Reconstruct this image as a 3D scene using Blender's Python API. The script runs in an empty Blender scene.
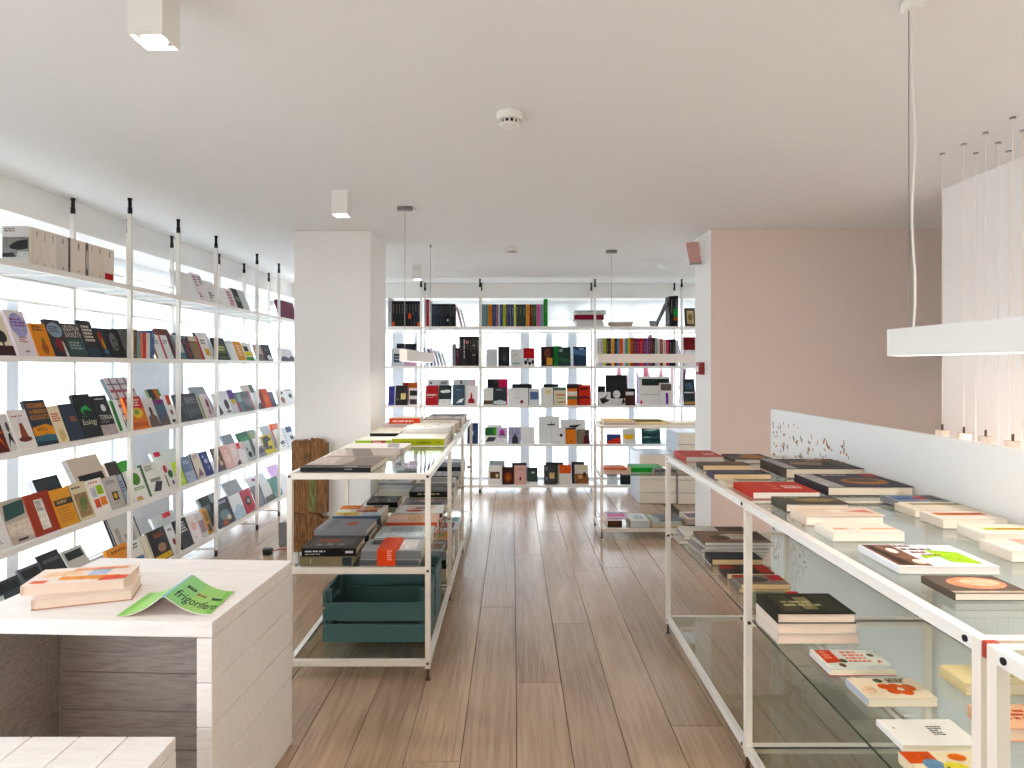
import bpy, math, random
from mathutils import Matrix, Vector
random.seed(7)
SC = bpy.context.scene
COL = SC.collection
R = math.radians
# ------------------------------------------------------------------ camera
F, CX, CY, EYE = 650.0, 513.0, 366.0, 1.55      # focal length / principal point in pixels of the 1024x768 frame
cam = bpy.data.cameras.new('camera'); camo = bpy.data.objects.new('camera', cam); COL.objects.link(camo)
camo.location = (0, 0, EYE); camo.rotation_euler = (R(90), 0, 0)
cam.sensor_width = 36; cam.lens = F / 1024 * 36
cam.shift_x = (512 - CX) / 1024; cam.shift_y = -(384 - CY) / 1024
cam.clip_start = 0.05
SC.camera = camo
# ------------------------------------------------------------------ world / exposure
W = bpy.data.worlds.new('overcast_sky'); SC.world = W; W.use_nodes = True
bg = W.node_tree.nodes['Background']; bg.inputs[0].default_value = (0.86, 0.94, 1.0, 1); bg.inputs[1].default_value = 7.0
vs = SC.view_settings
vs.view_transform = 'Standard'; vs.look = 'None'; vs.gamma = 1; vs.use_curve_mapping = False; vs.exposure = 0.30
SC.cycles.transparent_max_bounces = 32
SC.cycles.diffuse_bounces = 8
SC.cycles.max_bounces = 16
SC.cycles.sample_clamp_indirect = 6

# ------------------------------------------------------------------ colour + materials
def lin(c): return c / 12.92 if c <= 0.04045 else ((c + 0.055) / 1.055) ** 2.4
def hx(s):
    if len(s) == 3: s = ''.join(a * 2 for a in s)
    return tuple(lin(int(s[i:i + 2], 16) / 255) for i in (0, 2, 4)) + (1.0,)
MATS = {}
def nodes(name):
    m = bpy.data.materials.new(name); m.use_nodes = True; MATS[name] = m
    nt = m.node_tree; return m, nt, nt.nodes['Principled BSDF']
def plain(name, col, rough=.5, metal=0., noise=0., nscale=40, bump=0., spec=.5):
    m, nt, b = nodes(name)
    c = hx(col) if isinstance(col, str) else col
    b.inputs['Base Color'].default_value = c; b.inputs['Roughness'].default_value = rough
    b.inputs['Metallic'].default_value = metal; b.inputs['Specular IOR Level'].default_value = spec
    if noise or bump:
        tc = nt.nodes.new('ShaderNodeTexCoord'); n = nt.nodes.new('ShaderNodeTexNoise'); n.inputs['Scale'].default_value = nscale
        n.inputs['Detail'].default_value = 4
        nt.links.new(tc.outputs['Object'], n.inputs['Vector'])
        if noise:
            mx = nt.nodes.new('ShaderNodeMix'); mx.data_type = 'RGBA'
            mx.inputs[6].default_value = c; mx.inputs[7].default_value = tuple(x * (1 - noise) for x in c[:3]) + (1,)
            nt.links.new(n.outputs['Fac'], mx.inputs[0]); nt.links.new(mx.outputs[2], b.inputs['Base Color'])
        if bump:
            bp = nt.nodes.new('ShaderNodeBump'); bp.inputs['Strength'].default_value = bump; bp.inputs['Distance'].default_value = .01
            nt.links.new(n.outputs['Fac'], bp.inputs['Height']); nt.links.new(bp.outputs[0], b.inputs['Normal'])
    return m
def attr_mat(name, rough):
    m, nt, b = nodes(name)
    a = nt.nodes.new('ShaderNodeAttribute'); a.attribute_name = 'Col'
    hs = nt.nodes.new('ShaderNodeHueSaturation'); hs.inputs['Saturation'].default_value = 1.12; hs.inputs['Value'].default_value = .95 if name != 'paper' else 1.0
    nt.links.new(a.outputs['Color'], hs.inputs['Color']); nt.links.new(hs.outputs[0], b.inputs['Base Color']); b.inputs['Roughness'].default_value = rough; b.inputs['Specular IOR Level'].default_value = .22
    if name == 'printed_art':
        tc = nt.nodes.new('ShaderNodeTexCoord'); n = nt.nodes.new('ShaderNodeTexNoise'); n.inputs['Scale'].default_value = 34; n.inputs['Detail'].default_value = 5; n.inputs['Roughness'].default_value = .65
        mr = nt.nodes.new('ShaderNodeMapRange'); mr.inputs[1].default_value = .3; mr.inputs[2].default_value = .7; mr.inputs[3].default_value = .62; mr.inputs[4].default_value = 1.22
        nt.links.new(tc.outputs['Object'], n.inputs['Vector']); nt.links.new(n.outputs['Fac'], mr.inputs[0]); nt.links.new(mr.outputs[0], hs.inputs['Value'])
    return m
def glass(name, tint, ior=1.45, rough=0.0, gloss=1.0):
    m = bpy.data.materials.new(name); m.use_nodes = True; MATS[name] = m; nt = m.node_tree; nt.nodes.clear()
    o = nt.nodes.new('ShaderNodeOutputMaterial'); t = nt.nodes.new('ShaderNodeBsdfTransparent'); g = nt.nodes.new('ShaderNodeBsdfGlossy')
    mx = nt.nodes.new('ShaderNodeMixShader'); lw = nt.nodes.new('ShaderNodeLayerWeight'); lw.inputs[0].default_value = .5
    pw_ = nt.nodes.new('ShaderNodeMath'); pw_.operation = 'POWER'; pw_.inputs[1].default_value = 5; nt.links.new(lw.outputs['Facing'], pw_.inputs[0])
    r0 = ((ior - 1) / (ior + 1)) ** 2; fr = nt.nodes.new('ShaderNodeMath'); fr.operation = 'MULTIPLY_ADD'; fr.inputs[1].default_value = 1 - r0; fr.inputs[2].default_value = r0; nt.links.new(pw_.outputs[0], fr.inputs[0])
    t.inputs[0].default_value = tint; g.inputs['Roughness'].default_value = rough; g.inputs[0].default_value = (gloss, gloss, gloss, 1)
    nt.links.new(fr.outputs[0], mx.inputs[0]); nt.links.new(t.outputs[0], mx.inputs[1]); nt.links.new(g.outputs[0], mx.inputs[2])
    nt.links.new(mx.outputs[0], o.inputs[0]); return m
def emit(name, col, s):
    m, nt, b = nodes(name)
    b.inputs['Base Color'].default_value = (.9, .9, .9, 1)
    b.inputs['Emission Color'].default_value = col; b.inputs['Emission Strength'].default_value = s
    return m
def wood(name, c1, c2, c3, along='Y', rough=.4, scale=1.0, bump=.15, rnd=True, var=.35, fine=False):
    m, nt, b = nodes(name); N = nt.nodes.new; L = nt.links.new
    tc = N('ShaderNodeTexCoord'); oi = N('ShaderNodeObjectInfo')
    add = N('ShaderNodeVectorMath'); add.operation = 'ADD'
    mul = N('ShaderNodeVectorMath'); mul.operation = 'SCALE'; mul.inputs[0].default_value = (13.7, 9.1, 5.3)
    L(oi.outputs['Random'], mul.inputs['Scale']); L(tc.outputs['Object'], add.inputs[0]); L(mul.outputs[0], add.inputs[1])
    mp = N('ShaderNodeMapping'); s = [9 * scale] * 3; s['XYZ'.index(along)] = (.42 if fine else .9) * scale; mp.inputs['Scale'].default_value = s
    L(add.outputs[0], mp.inputs[0])
    n1 = N('ShaderNodeTexNoise'); n1.inputs['Scale'].default_value = 1.1; n1.inputs['Detail'].default_value = 3; n1.inputs['Distortion'].default_value = .6
    L(mp.outputs[0], n1.inputs['Vector'])
    wv = N('ShaderNodeMath'); wv.operation = 'MULTIPLY'; wv.inputs[1].default_value = 38
    L(n1.outputs['Fac'], wv.inputs[0])
    sn = N('ShaderNodeMath'); sn.operation = 'SINE'; L(wv.outputs[0], sn.inputs[0])
    n2 = N('ShaderNodeTexNoise'); n2.inputs['Scale'].default_value = 9; n2.inputs['Detail'].default_value = 5; L(mp.outputs[0], n2.inputs['Vector'])
    ad = N('ShaderNodeMath'); ad.operation = 'MULTIPLY_ADD'; ad.inputs[1].default_value = .075 if fine else .09; L(sn.outputs[0], ad.inputs[0])
    if fine:
        n3 = N('ShaderNodeTexNoise'); n3.inputs['Scale'].default_value = 1.6; n3.inputs['Detail'].default_value = 2; L(add.outputs[0], n3.inputs['Vector'])
        mm_ = N('ShaderNodeMix'); mm_.data_type = 'FLOAT'; mm_.inputs[0].default_value = .45; L(n2.outputs['Fac'], mm_.inputs[2]); L(n3.outputs['Fac'], mm_.inputs[3]); L(mm_.outputs[0], ad.inputs[2])
    else: L(n2.outputs['Fac'], ad.inputs[2])
    cr = N('ShaderNodeValToRGB'); cr.color_ramp.elements[0].position = .25; cr.color_ramp.elements[1].position = .75
    cr.color_ramp.elements[0].color = hx(c3); cr.color_ramp.elements[1].color = hx(c1); e = cr.color_ramp.elements.new(.5); e.color = hx(c2)
    L(ad.outputs[0], cr.inputs[0])
    hs = N('ShaderNodeHueSaturation'); mr = N('ShaderNodeMapRange'); mr.inputs[3].default_value = 1 - var / 2; mr.inputs[4].default_value = 1 + var / 2
    L(oi.outputs['Random'], mr.inputs[0]); L(mr.outputs[0], hs.inputs['Value']); L(cr.outputs[0], hs.inputs['Color'])
    L(hs.outputs[0], b.inputs['Base Color']); b.inputs['Roughness'].default_value = rough
    if bump:
        bp = N('ShaderNodeBump'); bp.inputs['Strength'].default_value = bump; bp.inputs['Distance'].default_value = .002
        L(ad.outputs[0], bp.inputs['Height']); L(bp.outputs[0], b.inputs['Normal'])
    return m
plain('wall_white', 'f3f1ef', .8, noise=.02, nscale=6, bump=.03)
plain('ceiling_white', 'e6e6e6', .85, noise=.02, nscale=5)
plain('wall_light_tint', 'e2d0c5', .85, noise=.03, nscale=6)  # warm dim light on the white block's front, put into the wall colour
plain('panel_white', 'eeeeec', .45)
plain('metal_white', 'f0ece6', .35)
plain('metal_cream', 'efe6da', .35)
plain('window_frame', 'c9ced6', .4)
plain('dark_steel', '2c2b2c', .4, .6)
plain('steel', '9b9a98', .3, .9)
plain('brown_bolt', '5a4436', .4, .4)
plain('lamp_white', 'e9e7e3', .4)
plain('lamp_cream', 'efe4da', .45)
plain('red_plastic', '8e1016', .4)
plain('pink_acrylic', 'c99a94', .15)
plain('black_rubber', '17171a', .6)
plain('red_cable', 'a31722', .5)
plain('grey_box', '7a7877', .5)
plain('crate_teal', '466b6c', .55, noise=.25, nscale=12)
plain('green_edge', '123a2c', .1)
plain('pavement', 'b9b7b3', .8, noise=.1, nscale=3)
plain('facade', 'ececec', .9, noise=.05, nscale=1)
plain('facade_window', 'c9cdd2', .4)
plain('red_paint', 'b23a2a', .5)
plain('drawer_cream', 'f1e6d6', .6)
attr_mat('printed_cover', .5)
attr_mat('paper', .85); attr_mat('printed_art', .5)
attr_mat('painted', .5)
glass('window_glass', (.98, .99, 1, 1), 1.3)
glass('shelf_glass', (.94, .965, .93, 1), 1.5)
emit('lamp_glow', (1, .85, .72, 1), 8)
emit('bar_glow', (1, .90, .78, 1), 12)
emit('spot_glow', (1, .95, .88, 1), 30)
wood('oak', 'bba188', 'ab9079', '937963', 'Y', rough=.24, scale=1.0, bump=.05, var=.2, fine=True)
wood('white_wood', 'ece6e1', 'e9e2dd', 'e3dbd5', 'X', rough=.55, scale=1.4, bump=.05, var=.04)
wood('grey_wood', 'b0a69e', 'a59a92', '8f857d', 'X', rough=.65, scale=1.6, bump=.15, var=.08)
wood('old_wood', '9c7040', '7c522c', '46301b', 'Z', rough=.8, scale=2.2, bump=.8, var=.3)
wood('old_green', '8f8a4c', '6f7440', '5a4a28', 'Z', rough=.8, scale=2.2, bump=.8, var=.1)
m = bpy.data.materials.new('frosted_shelf'); m.use_nodes = True; MATS['frosted_shelf'] = m; nt = m.node_tree; nt.nodes.clear()
o = nt.nodes.new('ShaderNodeOutputMaterial'); d = nt.nodes.new('ShaderNodeBsdfDiffuse'); t = nt.nodes.new('ShaderNodeBsdfTranslucent'); mx = nt.nodes.new('ShaderNodeMixShader')
d.inputs[0].default_value = (.85, .87, .88, 1); t.inputs[0].default_value = (.85, .88, .9, 1); mx.inputs[0].default_value = .5
nt.links.new(d.outputs[0], mx.inputs[1]); nt.links.new(t.outputs[0], mx.inputs[2]); nt.links.new(mx.outputs[0], o.inputs[0])

# ------------------------------------------------------------------ mesh helpers
class MB:
    def __init__(s): s.v = []; s.f = []; s.c = []; s.m = []
    def add(s, vs, fs, col=None, mi=0):
        b = len(s.v); s.v += [tuple(p) for p in vs]
        for f in fs: s.f.append([b + i for i in f]); s.c.append(col); s.m.append(mi)
        return s
    def box(s, x0, y0, z0, x1, y1, z1, col=None, mi=0):
        return s.add([(x0,y0,z0),(x1,y0,z0),(x1,y1,z0),(x0,y1,z0),(x0,y0,z1),(x1,y0,z1),(x1,y1,z1),(x0,y1,z1)],
                     [(0,3,2,1),(4,5,6,7),(0,1,5,4),(1,2,6,5),(2,3,7,6),(3,0,4,7)], col, mi)
    def cyl(s, p0, p1, r0, r1=None, n=12, col=None, mi=0):
        r1 = r0 if r1 is None else r1
        p0, p1 = Vector(p0), Vector(p1); d = (p1 - p0).normalized()
        a = d.orthogonal().normalized(); b = d.cross(a)
        vs = []
        for p, r in ((p0, r0), (p1, r1)):
            for k in range(n):
                t = 2 * math.pi * k / n; vs.append(p + (a * math.cos(t) + b * math.sin(t)) * r)
        fs = [(k, (k + 1) % n, n + (k + 1) % n, n + k) for k in range(n)] + [tuple(range(n))[::-1], tuple(range(n, 2 * n))]
        return s.add(vs, fs, col, mi)
    def tube(s, pts, r, n=6, col=None):
        for a, b in zip(pts, pts[1:]): s.cyl(a, b, r, n=n, col=col)
        return s
    def build(s, name, mat, parent=None, loc=None):
        me = bpy.data.meshes.new(name); me.from_pydata(s.v, [], s.f)
        for mm in (mat if isinstance(mat, (list, tuple)) else [mat]): me.materials.append(MATS[mm])
        if any(s.m): me.polygons.foreach_set('material_index', s.m)
        if any(c is not None for c in s.c):
            at = me.color_attributes.new('Col', 'FLOAT_COLOR', 'CORNER'); buf = []
            for f, c in zip(s.f, s.c): buf += list(hx(c or 'fff')) * len(f)
            at.data.foreach_set('color', buf)
        me.update()
        ob = bpy.data.objects.new(name, me); COL.objects.link(ob)
        if parent: ob.parent = parent
        if loc: ob.location = loc
        return ob
def tag(o, label=None, cat=None, group=None, kind=None):
    if label: o['label'] = label
    if cat: o['category'] = cat
    if group: o['group'] = group
    if kind: o['kind'] = kind
    return o
def thing(name, label, cat, loc=(0, 0, 0), group=None, rz=0):
    o = bpy.data.objects.new(name, None); COL.objects.link(o); o.location = loc; o.rotation_euler = (0, 0, rz); o.empty_display_size = .1
    return tag(o, label, cat, group)
def bx(name, mat, x0, y0, z0, x1, y1, z1, parent=None, org=None):
    """box object with origin at its own centre-bottom (in parent space)"""
    cx, cy = (x0 + x1) / 2, (y0 + y1) / 2
    return MB().box(x0 - cx, y0 - cy, 0, x1 - cx, y1 - cy, z1 - z0).build(name, mat, parent, (cx, cy, z0))
def st(name, mat, *b, parent=None, label=None):
    o = bx(name, mat, *b, parent=parent)
    if parent is None: tag(o, label, None, None, 'structure')
    return o
def bevel(o, w=.004, seg=2):
    md = o.modifiers.new('bevel', 'BEVEL'); md.width = w; md.segments = seg; md.limit_method = 'ANGLE'; return o
def atY(u, v, Y): return Vector(((u - CX) / F * Y, Y, EYE - (v - CY) / F * Y))
def onz(u, v, z): return atY(u, v, (EYE - z) * F / (v - CY))

# ================================================================== THE SETTING
CEIL = 2.61
XW, YW = -3.32, 8.78          # window planes
# floor base + planks
fl = tag(MB().box(-3.45, -2.6, -.06, 1.68, 8.95, -.022).box(1.68, 4.12, -.06, 4.6, 8.95, -.022).build('floor', 'dark_steel'), 'wide oak plank floor of the bookshop', None, None, 'structure')
pw = .222; x = .015 - 17 * pw
known = {0: [3.18, 5.35], -1: [4.18, 6.4], 1: [3.91, 6.1], 3: [2.8, 5.0], 2: [4.9, 7.0], -2: [2.55, 4.75]}
for i in range(-17, 21):
    xa, xb = .015 + i * pw, .015 + (i + 1) * pw
    ymin = -2.6 if xa < 1.6 else 4.12
    xb = min(xb, 4.6)
    if xa < 1.68 < xb and ymin < 0: xb = 1.68
    cuts = known.get(i) or [1.2 + random.random() * 2, 4.2 + random.random() * 1.6]
    cuts = sorted([c for c in cuts + [0.6 + random.random() * .5 - 1.0, 7.6 + random.random() * .8] if c > ymin + .2])
    ys = [ymin] + cuts + [8.95]
    for ya, yb in zip(ys, ys[1:]):
        o = bevel(bx('plank', 'oak', xa + .0014, ya + .0012, -.022, xb - .0014, yb - .0012, 0, fl), .0012, 1)
st('floor_stairwell', 'oak', 1.62, -2.6, -1.3, 2.6, 4.12, -1.25)
# ceiling and fascia
st('ceiling', 'ceiling_white', -3.45, -2.6, CEIL, 4.6, 8.95, CEIL + .1)
st('trim_1', 'wall_white', -3.45, -2.6, CEIL - .19, -2.83, 8.33, CEIL - .001)
st('trim_2', 'wall_white', -3.45, 8.335, CEIL - .19, 4.6, 8.95, CEIL - .001)
# walls
st('wall_behind', 'wall_white', -3.45, -2.7, 0, 4.6, -2.6, CEIL)
st('wall_far_right', 'wall_white', 4.6, -2.6, 0, 4.7, 8.95, CEIL)
st('wall_right', 'wall_white', 2.58, -2.6, -1.25, 2.70, 3.9, CEIL)
wb = MB()
X0, Y0, Y1, X1 = 1.535, 5.04, 5.48, 4.6
wb.add([(X0,Y0,0),(X1,Y0,0),(X1,Y0,CEIL),(X0,Y0,CEIL)], [(0,1,2,3)], mi=1)
wb.add([(X0,Y0,0),(X0,Y1,0),(X0,Y1,CEIL),(X0,Y0,CEIL)], [(3,2,1,0)])
wb.add([(X0,Y1,0),(X1,Y1,0),(X1,Y1,CEIL),(X0,Y1,CEIL)], [(3,2,1,0)])
wb.add([(X1,Y0,0),(X1,Y1,0),(X1,Y1,CEIL),(X1,Y0,CEIL)], [(0,1,2,3)])
tag(wb.build('wall_middle', ['wall_white', 'wall_light_tint']), 'white wall block, its front tinted beige for warm dim light', None, None, 'structure')
tag(bevel(st('column', 'wall_white', -1.715, 5.09, 0, -1.115, 5.70, CEIL), .004, 2), 'square white structural column rising to the ceiling')
st('wall_stair', 'wall_white', 1.68, 4.12, -1.25, 2.58, 4.16, -.03)
# parapet with cut-outs
par = tag(bx('wall_parapet', 'panel_white', 1.625, -2.6, -1.25, 1.655, 4.10, 1.28), 'white parapet panel with small cut-out leaf pattern', None, None, 'structure')
pm = MB(); rr = random.Random(3)
for k in range(210):
    fy = rr.random() ** 1.7
    y = 4.06 - fy * .95; z = .35 + rr.random() * .86
    if fy > .45 and rr.random() < .5: continue
    a = rr.random() * 3.14; l = .006 + rr.random() * .017; w_ = .003 + rr.random() * .006
    if y < 3.6: z = 1.05 + rr.random() * .12
    pts = [(math.cos(t) * l, math.sin(t) * w_) for t in [q * math.pi / 4 for q in range(8)]]
    vs = [(1.6245, y + p[0] * math.cos(a) - p[1] * math.sin(a), z + p[0] * math.sin(a) + p[1] * math.cos(a)) for p in pts]
    pm.add(vs, [tuple(range(8))], rr.choice(['b98d62', 'a57a52', 'c9a27c', '8d6f55']))
tag(pm.build('cutout_pattern', 'painted', par, (-par.location.x, -par.location.y, -par.location.z)), None, None, None, 'stuff')
# windows -----------------------------------------------------------
def window(name, axis, plane, a0, a1, muls, z0, z1, transoms, label):
    root = tag(bpy.data.objects.new(name, None), label, None, None, 'structure'); COL.objects.link(root)
    def b(n, mat, p0, p1, za, zb, t0, t1):
        if axis == 'x': bx(n, mat, plane + t0, p0, za, plane + t1, p1, zb, root)
        else: bx(n, mat, p0, plane + t0, za, p1, plane + t1, zb, root)
    b('sill', 'window_frame', a0, a1, z0 - .06, z0, -.06, .06); b('head', 'window_frame', a0, a1, z1 - .06, z1, -.06, .06)
    edges = [a0] + [q for mm in muls for q in (mm[0], mm[1])] + [a1]
    for mm in muls: b('mullion', 'window_frame', mm[0], mm[1], z0, z1 - .06, -.05, .05)
    for p, q in zip(edges[::2], edges[1::2]):
        zs = [z0] + transoms + [z1 - .06]
        for tz in transoms: b('transom', 'window_frame', p, q, tz - .02, tz + .02, -.035, .035)
        for za, zb in zip(zs, zs[1:]): b('pane', 'window_glass', p, q, za + .02, zb - .02, -.005, .005)
window('window_1', 'x', XW, -2.6, 8.78, [(-1.3,-1.22),(.3,.38),(1.7,1.78),(3.0,3.08),(4.2,4.30),(5.29,5.33),(6.27,6.31),(7.42,7.54),(8.02,8.12)], .08, CEIL - .19, [], 'tall side windows with slim grey frames')
window('window_2', 'y', YW, -3.32, 4.6, [(-2.5,-2.42),(-1.62,-1.47),(-1.33,-1.28),(.10,.22),(.44,.53),(.74,.86),(1.55,1.63),(2.5,2.6),(3.6,3.7)], .06, CEIL - .19, [], 'tall end windows with slim grey frames')
plain('pier_grey', 'bfc2c7', .6)
t = thing('display_board', 'tall grey display board standing against the side windows behind the rack', 'board', (-3.2, 5.8, 0)); bx('panel', 'pier_grey', -.03, -.46, .04, .03, .46, 1.62, t)
for sy in (-.4, .4): bx('foot', 'dark_steel', -.05, sy - .03, .0005, .05, sy + .03, .04, t)
m = bpy.data.materials.new('blind_fabric'); m.use_nodes = True; MATS['blind_fabric'] = m; nt = m.node_tree; nt.nodes.clear()
o = nt.nodes.new('ShaderNodeOutputMaterial'); d = nt.nodes.new('ShaderNodeBsdfDiffuse'); t = nt.nodes.new('ShaderNodeBsdfTranslucent'); mx = nt.nodes.new('ShaderNodeMixShader')
d.inputs[0].default_value = (.9, .9, .9, 1); t.inputs[0].default_value = (.95, .95, .95, 1); mx.inputs[0].default_value = .6
nt.links.new(d.outputs[0], mx.inputs[1]); nt.links.new(t.outputs[0], mx.inputs[2]); nt.links.new(mx.outputs[0], o.inputs[0])
def blind(label, *b):
    t = thing('roller_blind', label, 'blind', ((b[0] + b[3]) / 2, (b[1] + b[4]) / 2, b[2]), 'roller blinds on the upper windows')
    cx, cy = t.location.x, t.location.y
    MB().box(b[0]-cx, b[1]-cy, 0, b[3]-cx, b[4]-cy, b[5]-b[2]).build('cloth', 'blind_fabric', t)
    MB().box(b[0]-cx-.004, b[1]-cy-.004, -.02, b[3]-cx+.004, b[4]-cy+.004, 0).build('hem_bar', 'metal_white', t)
blind('white roller blind half lowered along the side windows', -3.21, -2.5, 1.98, -3.208, 8.5, CEIL - .192)
blind('white roller blind half lowered across the end windows', -3.1, 8.668, 2.0, 4.5, 8.67, CEIL - .192)
wg = thing('window_graphic', 'pale pink and lilac leaf shapes stuck to the end window glass', 'window decal', (1.5, YW - .012, 1.2))
rr = random.Random(11)
for k in range(9):
    x0 = .12 + k * .115 + rr.random() * .03; ln = .5 + rr.random() * .35; zc = .1 + (rr.random() - .5) * .2; bend = (rr.random() - .5) * .16; w_ = .018 + rr.random() * .03
    pts = [(x0 + bend * math.sin(q / 10 * 3.1) + w_ * math.sin(q / 10 * math.pi), zc - ln / 2 + ln * q / 10) for q in range(11)] + [(x0 + bend * math.sin(q / 10 * 3.1) - w_ * math.sin(q / 10 * math.pi), zc - ln / 2 + ln * q / 10) for q in range(9, 0, -1)]
    MB().add([(a - .2, 0, b_) for a, b_ in pts] + [(a - .2, .002, b_) for a, b_ in pts], [tuple(range(20)), tuple(range(39, 19, -1))], ['d9a4b4', 'e4c4d4', 'b9a4cc', 'c97a8c', 'e8d4dc'][k % 5]).build('leaf_shape', 'painted', wg)
# outside ------------------------------------------------------------
tag(MB().box(-30, -12, -.3, 30, 34, -.12).build('pavement', 'pavement'), 'pale street pavement outside the windows', None, None, 'structure')
def facade(name, label, M):
    root = tag(bpy.data.objects.new(name, None), label, 'building'); COL.objects.link(root); root.matrix_world = M
    bx('wall', 'facade', -14, 0, -.15, 14, .4, 7, root)
    for k in range(11):
        xx = -12.6 + k * 2.4
        bx('window', 'facade_window', xx, -.03, .9, xx + 1.1, .1, 2.5, root); bx('window', 'facade_window', xx, -.03, 4.0, xx + 1.1, .1, 5.6, root)
        bx('ledge', 'facade', xx - .1, -.12, .8, xx + 1.2, .02, .9, root)
    bx('cornice', 'facade', -14, -.15, 3.1, 14, 0, 3.3, root)
facade('street_building', 'pale building across the street beyond the side windows', Matrix.Translation((-14.6, 4, 0)) @ Matrix.Rotation(R(90), 4, 'Z'))
facade('street_building', 'pale building across the street beyond the end windows', Matrix.Translation((0, 19, 0)))

# ================================================================== LAMPS AND CEILING FITTINGS
for X, Y, nm in ((-1.015, 1.84, 'with a bright halo, away from the column'), (-1.045, 3.96, 'just in front of the square column'), (-1.015, 6.9, 'beyond the square column near the end windows'), (.35, 1.0, 'added out of view before the parapet display table'), (-1.015, -.3, 'added out of view over the entrance side of the room'), (.9, -.9, 'added out of view over the nearly empty display table'), (2.05, 1.2, 'added out of view above the stairwell'), (3.3, 3.9, 'added out of view in the passage to brighten the beige wall')):  # first lamps line the column; the rest are unseen, added for fill light
    t = thing('ceiling_spotlight', 'white box ceiling spotlight ' + nm, 'lamp', (X, Y, CEIL), 'box ceiling spotlights')
    s = .048; h = .145
    b = MB()
    e = .004; b.box(-s, -s, -h, s, -s + e, -.0005); b.box(-s, s - e, -h, s, s, -.0005); b.box(-s, -s + e, -h, -s + e, s - e, -.0005); b.box(s - e, -s + e, -h, s, s - e, -.0005); b.box(-s + e, -s + e, -.006, s - e, s - e, -.0005)
    hs_ = b.build('housing', 'lamp_white', t)
    rf = bx('recess_plate', 'dark_steel', -s + e, -s + e, -h + .012, s - e, s - e, -h + .016, hs_)  # dark plate standing in for the dark recess around the bulb
    MB().cyl((0, 0, -h + .004), (0, 0, -h + .0115), .033, n=20).build('bulb', 'spot_glow', hs_)
    ld = bpy.data.lights.new('spot_beam', 'SPOT'); wide = Y in (-.9, 1.2); ld.energy = {1.84: 24, 1.0: 14, -.3: 18, 3.9: 50, -.9: 75, 1.2: 85}.get(Y, 40); ld.color = (1, .88, .74) if wide else (1, .95, .89); ld.spot_size = R(150 if wide else 110); ld.spot_blend = .8; ld.shadow_soft_size = .04
    lo = bpy.data.objects.new('spot_beam', ld); COL.objects.link(lo); lo.parent = t; lo.location = (0, 0, -h - .01)
for (u, Y, nm) in ((509.5, 2.73, 'closest to the box spotlight'), (512, 5.85, 'near the end windows')):
    t = thing('smoke_detector', 'round white smoke detector ' + nm, 'smoke detector', ((u - CX) / F * Y, Y, CEIL), 'smoke detectors on the ceiling')
    MB().cyl((0, 0, -.0005), (0, 0, -.03), .056, .053, 24).build('base', 'lamp_white', t)
    c = MB()
    for k in range(12):
        a = k * math.pi / 6; c.box(math.cos(a) * .04 - .004, math.sin(a) * .04 - .004, -.047, math.cos(a) * .04 + .004, math.sin(a) * .04 + .004, -.03)
    gr_ = c.build('sensor_grille', 'lamp_white', t)
    MB().cyl((0, 0, -.03), (0, 0, -.047), .034, .034, 20).build('sensor_core', 'dark_steel', gr_)
    MB().cyl((0, 0, -.047), (0, 0, -.054), .046, .036, 24).build('cap', 'lamp_white', t)
def bar(label, x0, y0, x1, y1, cables, near='y'):
    zt, zb = 1.66, 1.58
    t = thing('pendant_bar_lamp', label, 'lamp', ((x0 + x1) / 2, (y0 + y1) / 2, zb), 'white bar pendant lamps')
    ox, oy = t.location.x, t.location.y
    b = MB(); e = .004
    b.box(x0-ox, y0-oy, 0, x1-ox, y0-oy+e, zt-zb); b.box(x0-ox, y1-oy-e, 0, x1-ox, y1-oy, zt-zb); b.box(x0-ox, y0-oy+e, 0, x0-ox+e, y1-oy-e, zt-zb); b.box(x1-ox-e, y0-oy+e, 0, x1-ox, y1-oy-e, zt-zb)
    b.box(x0-ox+e, y0-oy+e, zt-zb-e, x1-ox-e, y1-oy-e, zt-zb)
    hb_ = b.build('housing', 'lamp_cream' if near == 'c' else 'lamp_white', t)
    MB().box(x0-ox+e, y0-oy+e, .004, x1-ox-e, y1-oy-e, .008).build('diffuser', 'bar_glow', hb_)
    for (cx, cy, kind) in cables:
        MB().cyl((cx-ox, cy-oy, zt-zb), (cx-ox, cy-oy, CEIL-zb), .0018, n=6).build('cable', 'steel', t)
        cs = .05 if kind == 1 else .026
        if kind: bevel(MB().box(cx-ox-cs+(kind-1)*.012, cy-oy-.02, CEIL-zb-.03, cx-ox+cs+(kind-1)*.012, cy-oy+.02, CEIL-zb-.0005).build('canopy', 'steel' if kind == 1 else 'lamp_white', t), .004)
        else: MB().cyl((cx-ox, cy-oy, CEIL-zb-.025), (cx-ox, cy-oy, CEIL-zb-.0005), .008, n=10).build('ceiling_grip', 'steel', t)
        if kind == 2:
            pts = [(cx-ox+.02+.005*math.sin(k*1.1), cy-oy+.01, zt-zb+(CEIL-zt-.03)*k/12) for k in range(13)]
            MB().tube(pts, .0035, 7).build('power_cord', 'lamp_white', t)
bar('white bar lamp hanging over the long table beside the column', -.744, 4.26, -.694, 5.72, [(-.72, 4.33, 1), (-.72, 5.68, 0)], 'c')
bar('white bar lamp hanging over the display table along the parapet', 1.128, .50, 1.188, 1.96, [(1.148, 1.885, 2), (1.148, .6, 0)])
bar('cream bar lamp hanging over the short table near the end windows', .775, 5.92, 2.24, 5.98, [(.90, 5.95, 1), (2.1, 5.95, 0)], 'c')
pend = [(2.14,3.24,1.23),(2.15,3.10,1.23),(2.145,2.95,1.23),(2.13,2.77,1.23),(2.30,3.23,.86),(2.30,3.08,.80),(2.44,3.2,.72),(2.29,2.92,.84),(2.42,2.8,.9)]
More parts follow.
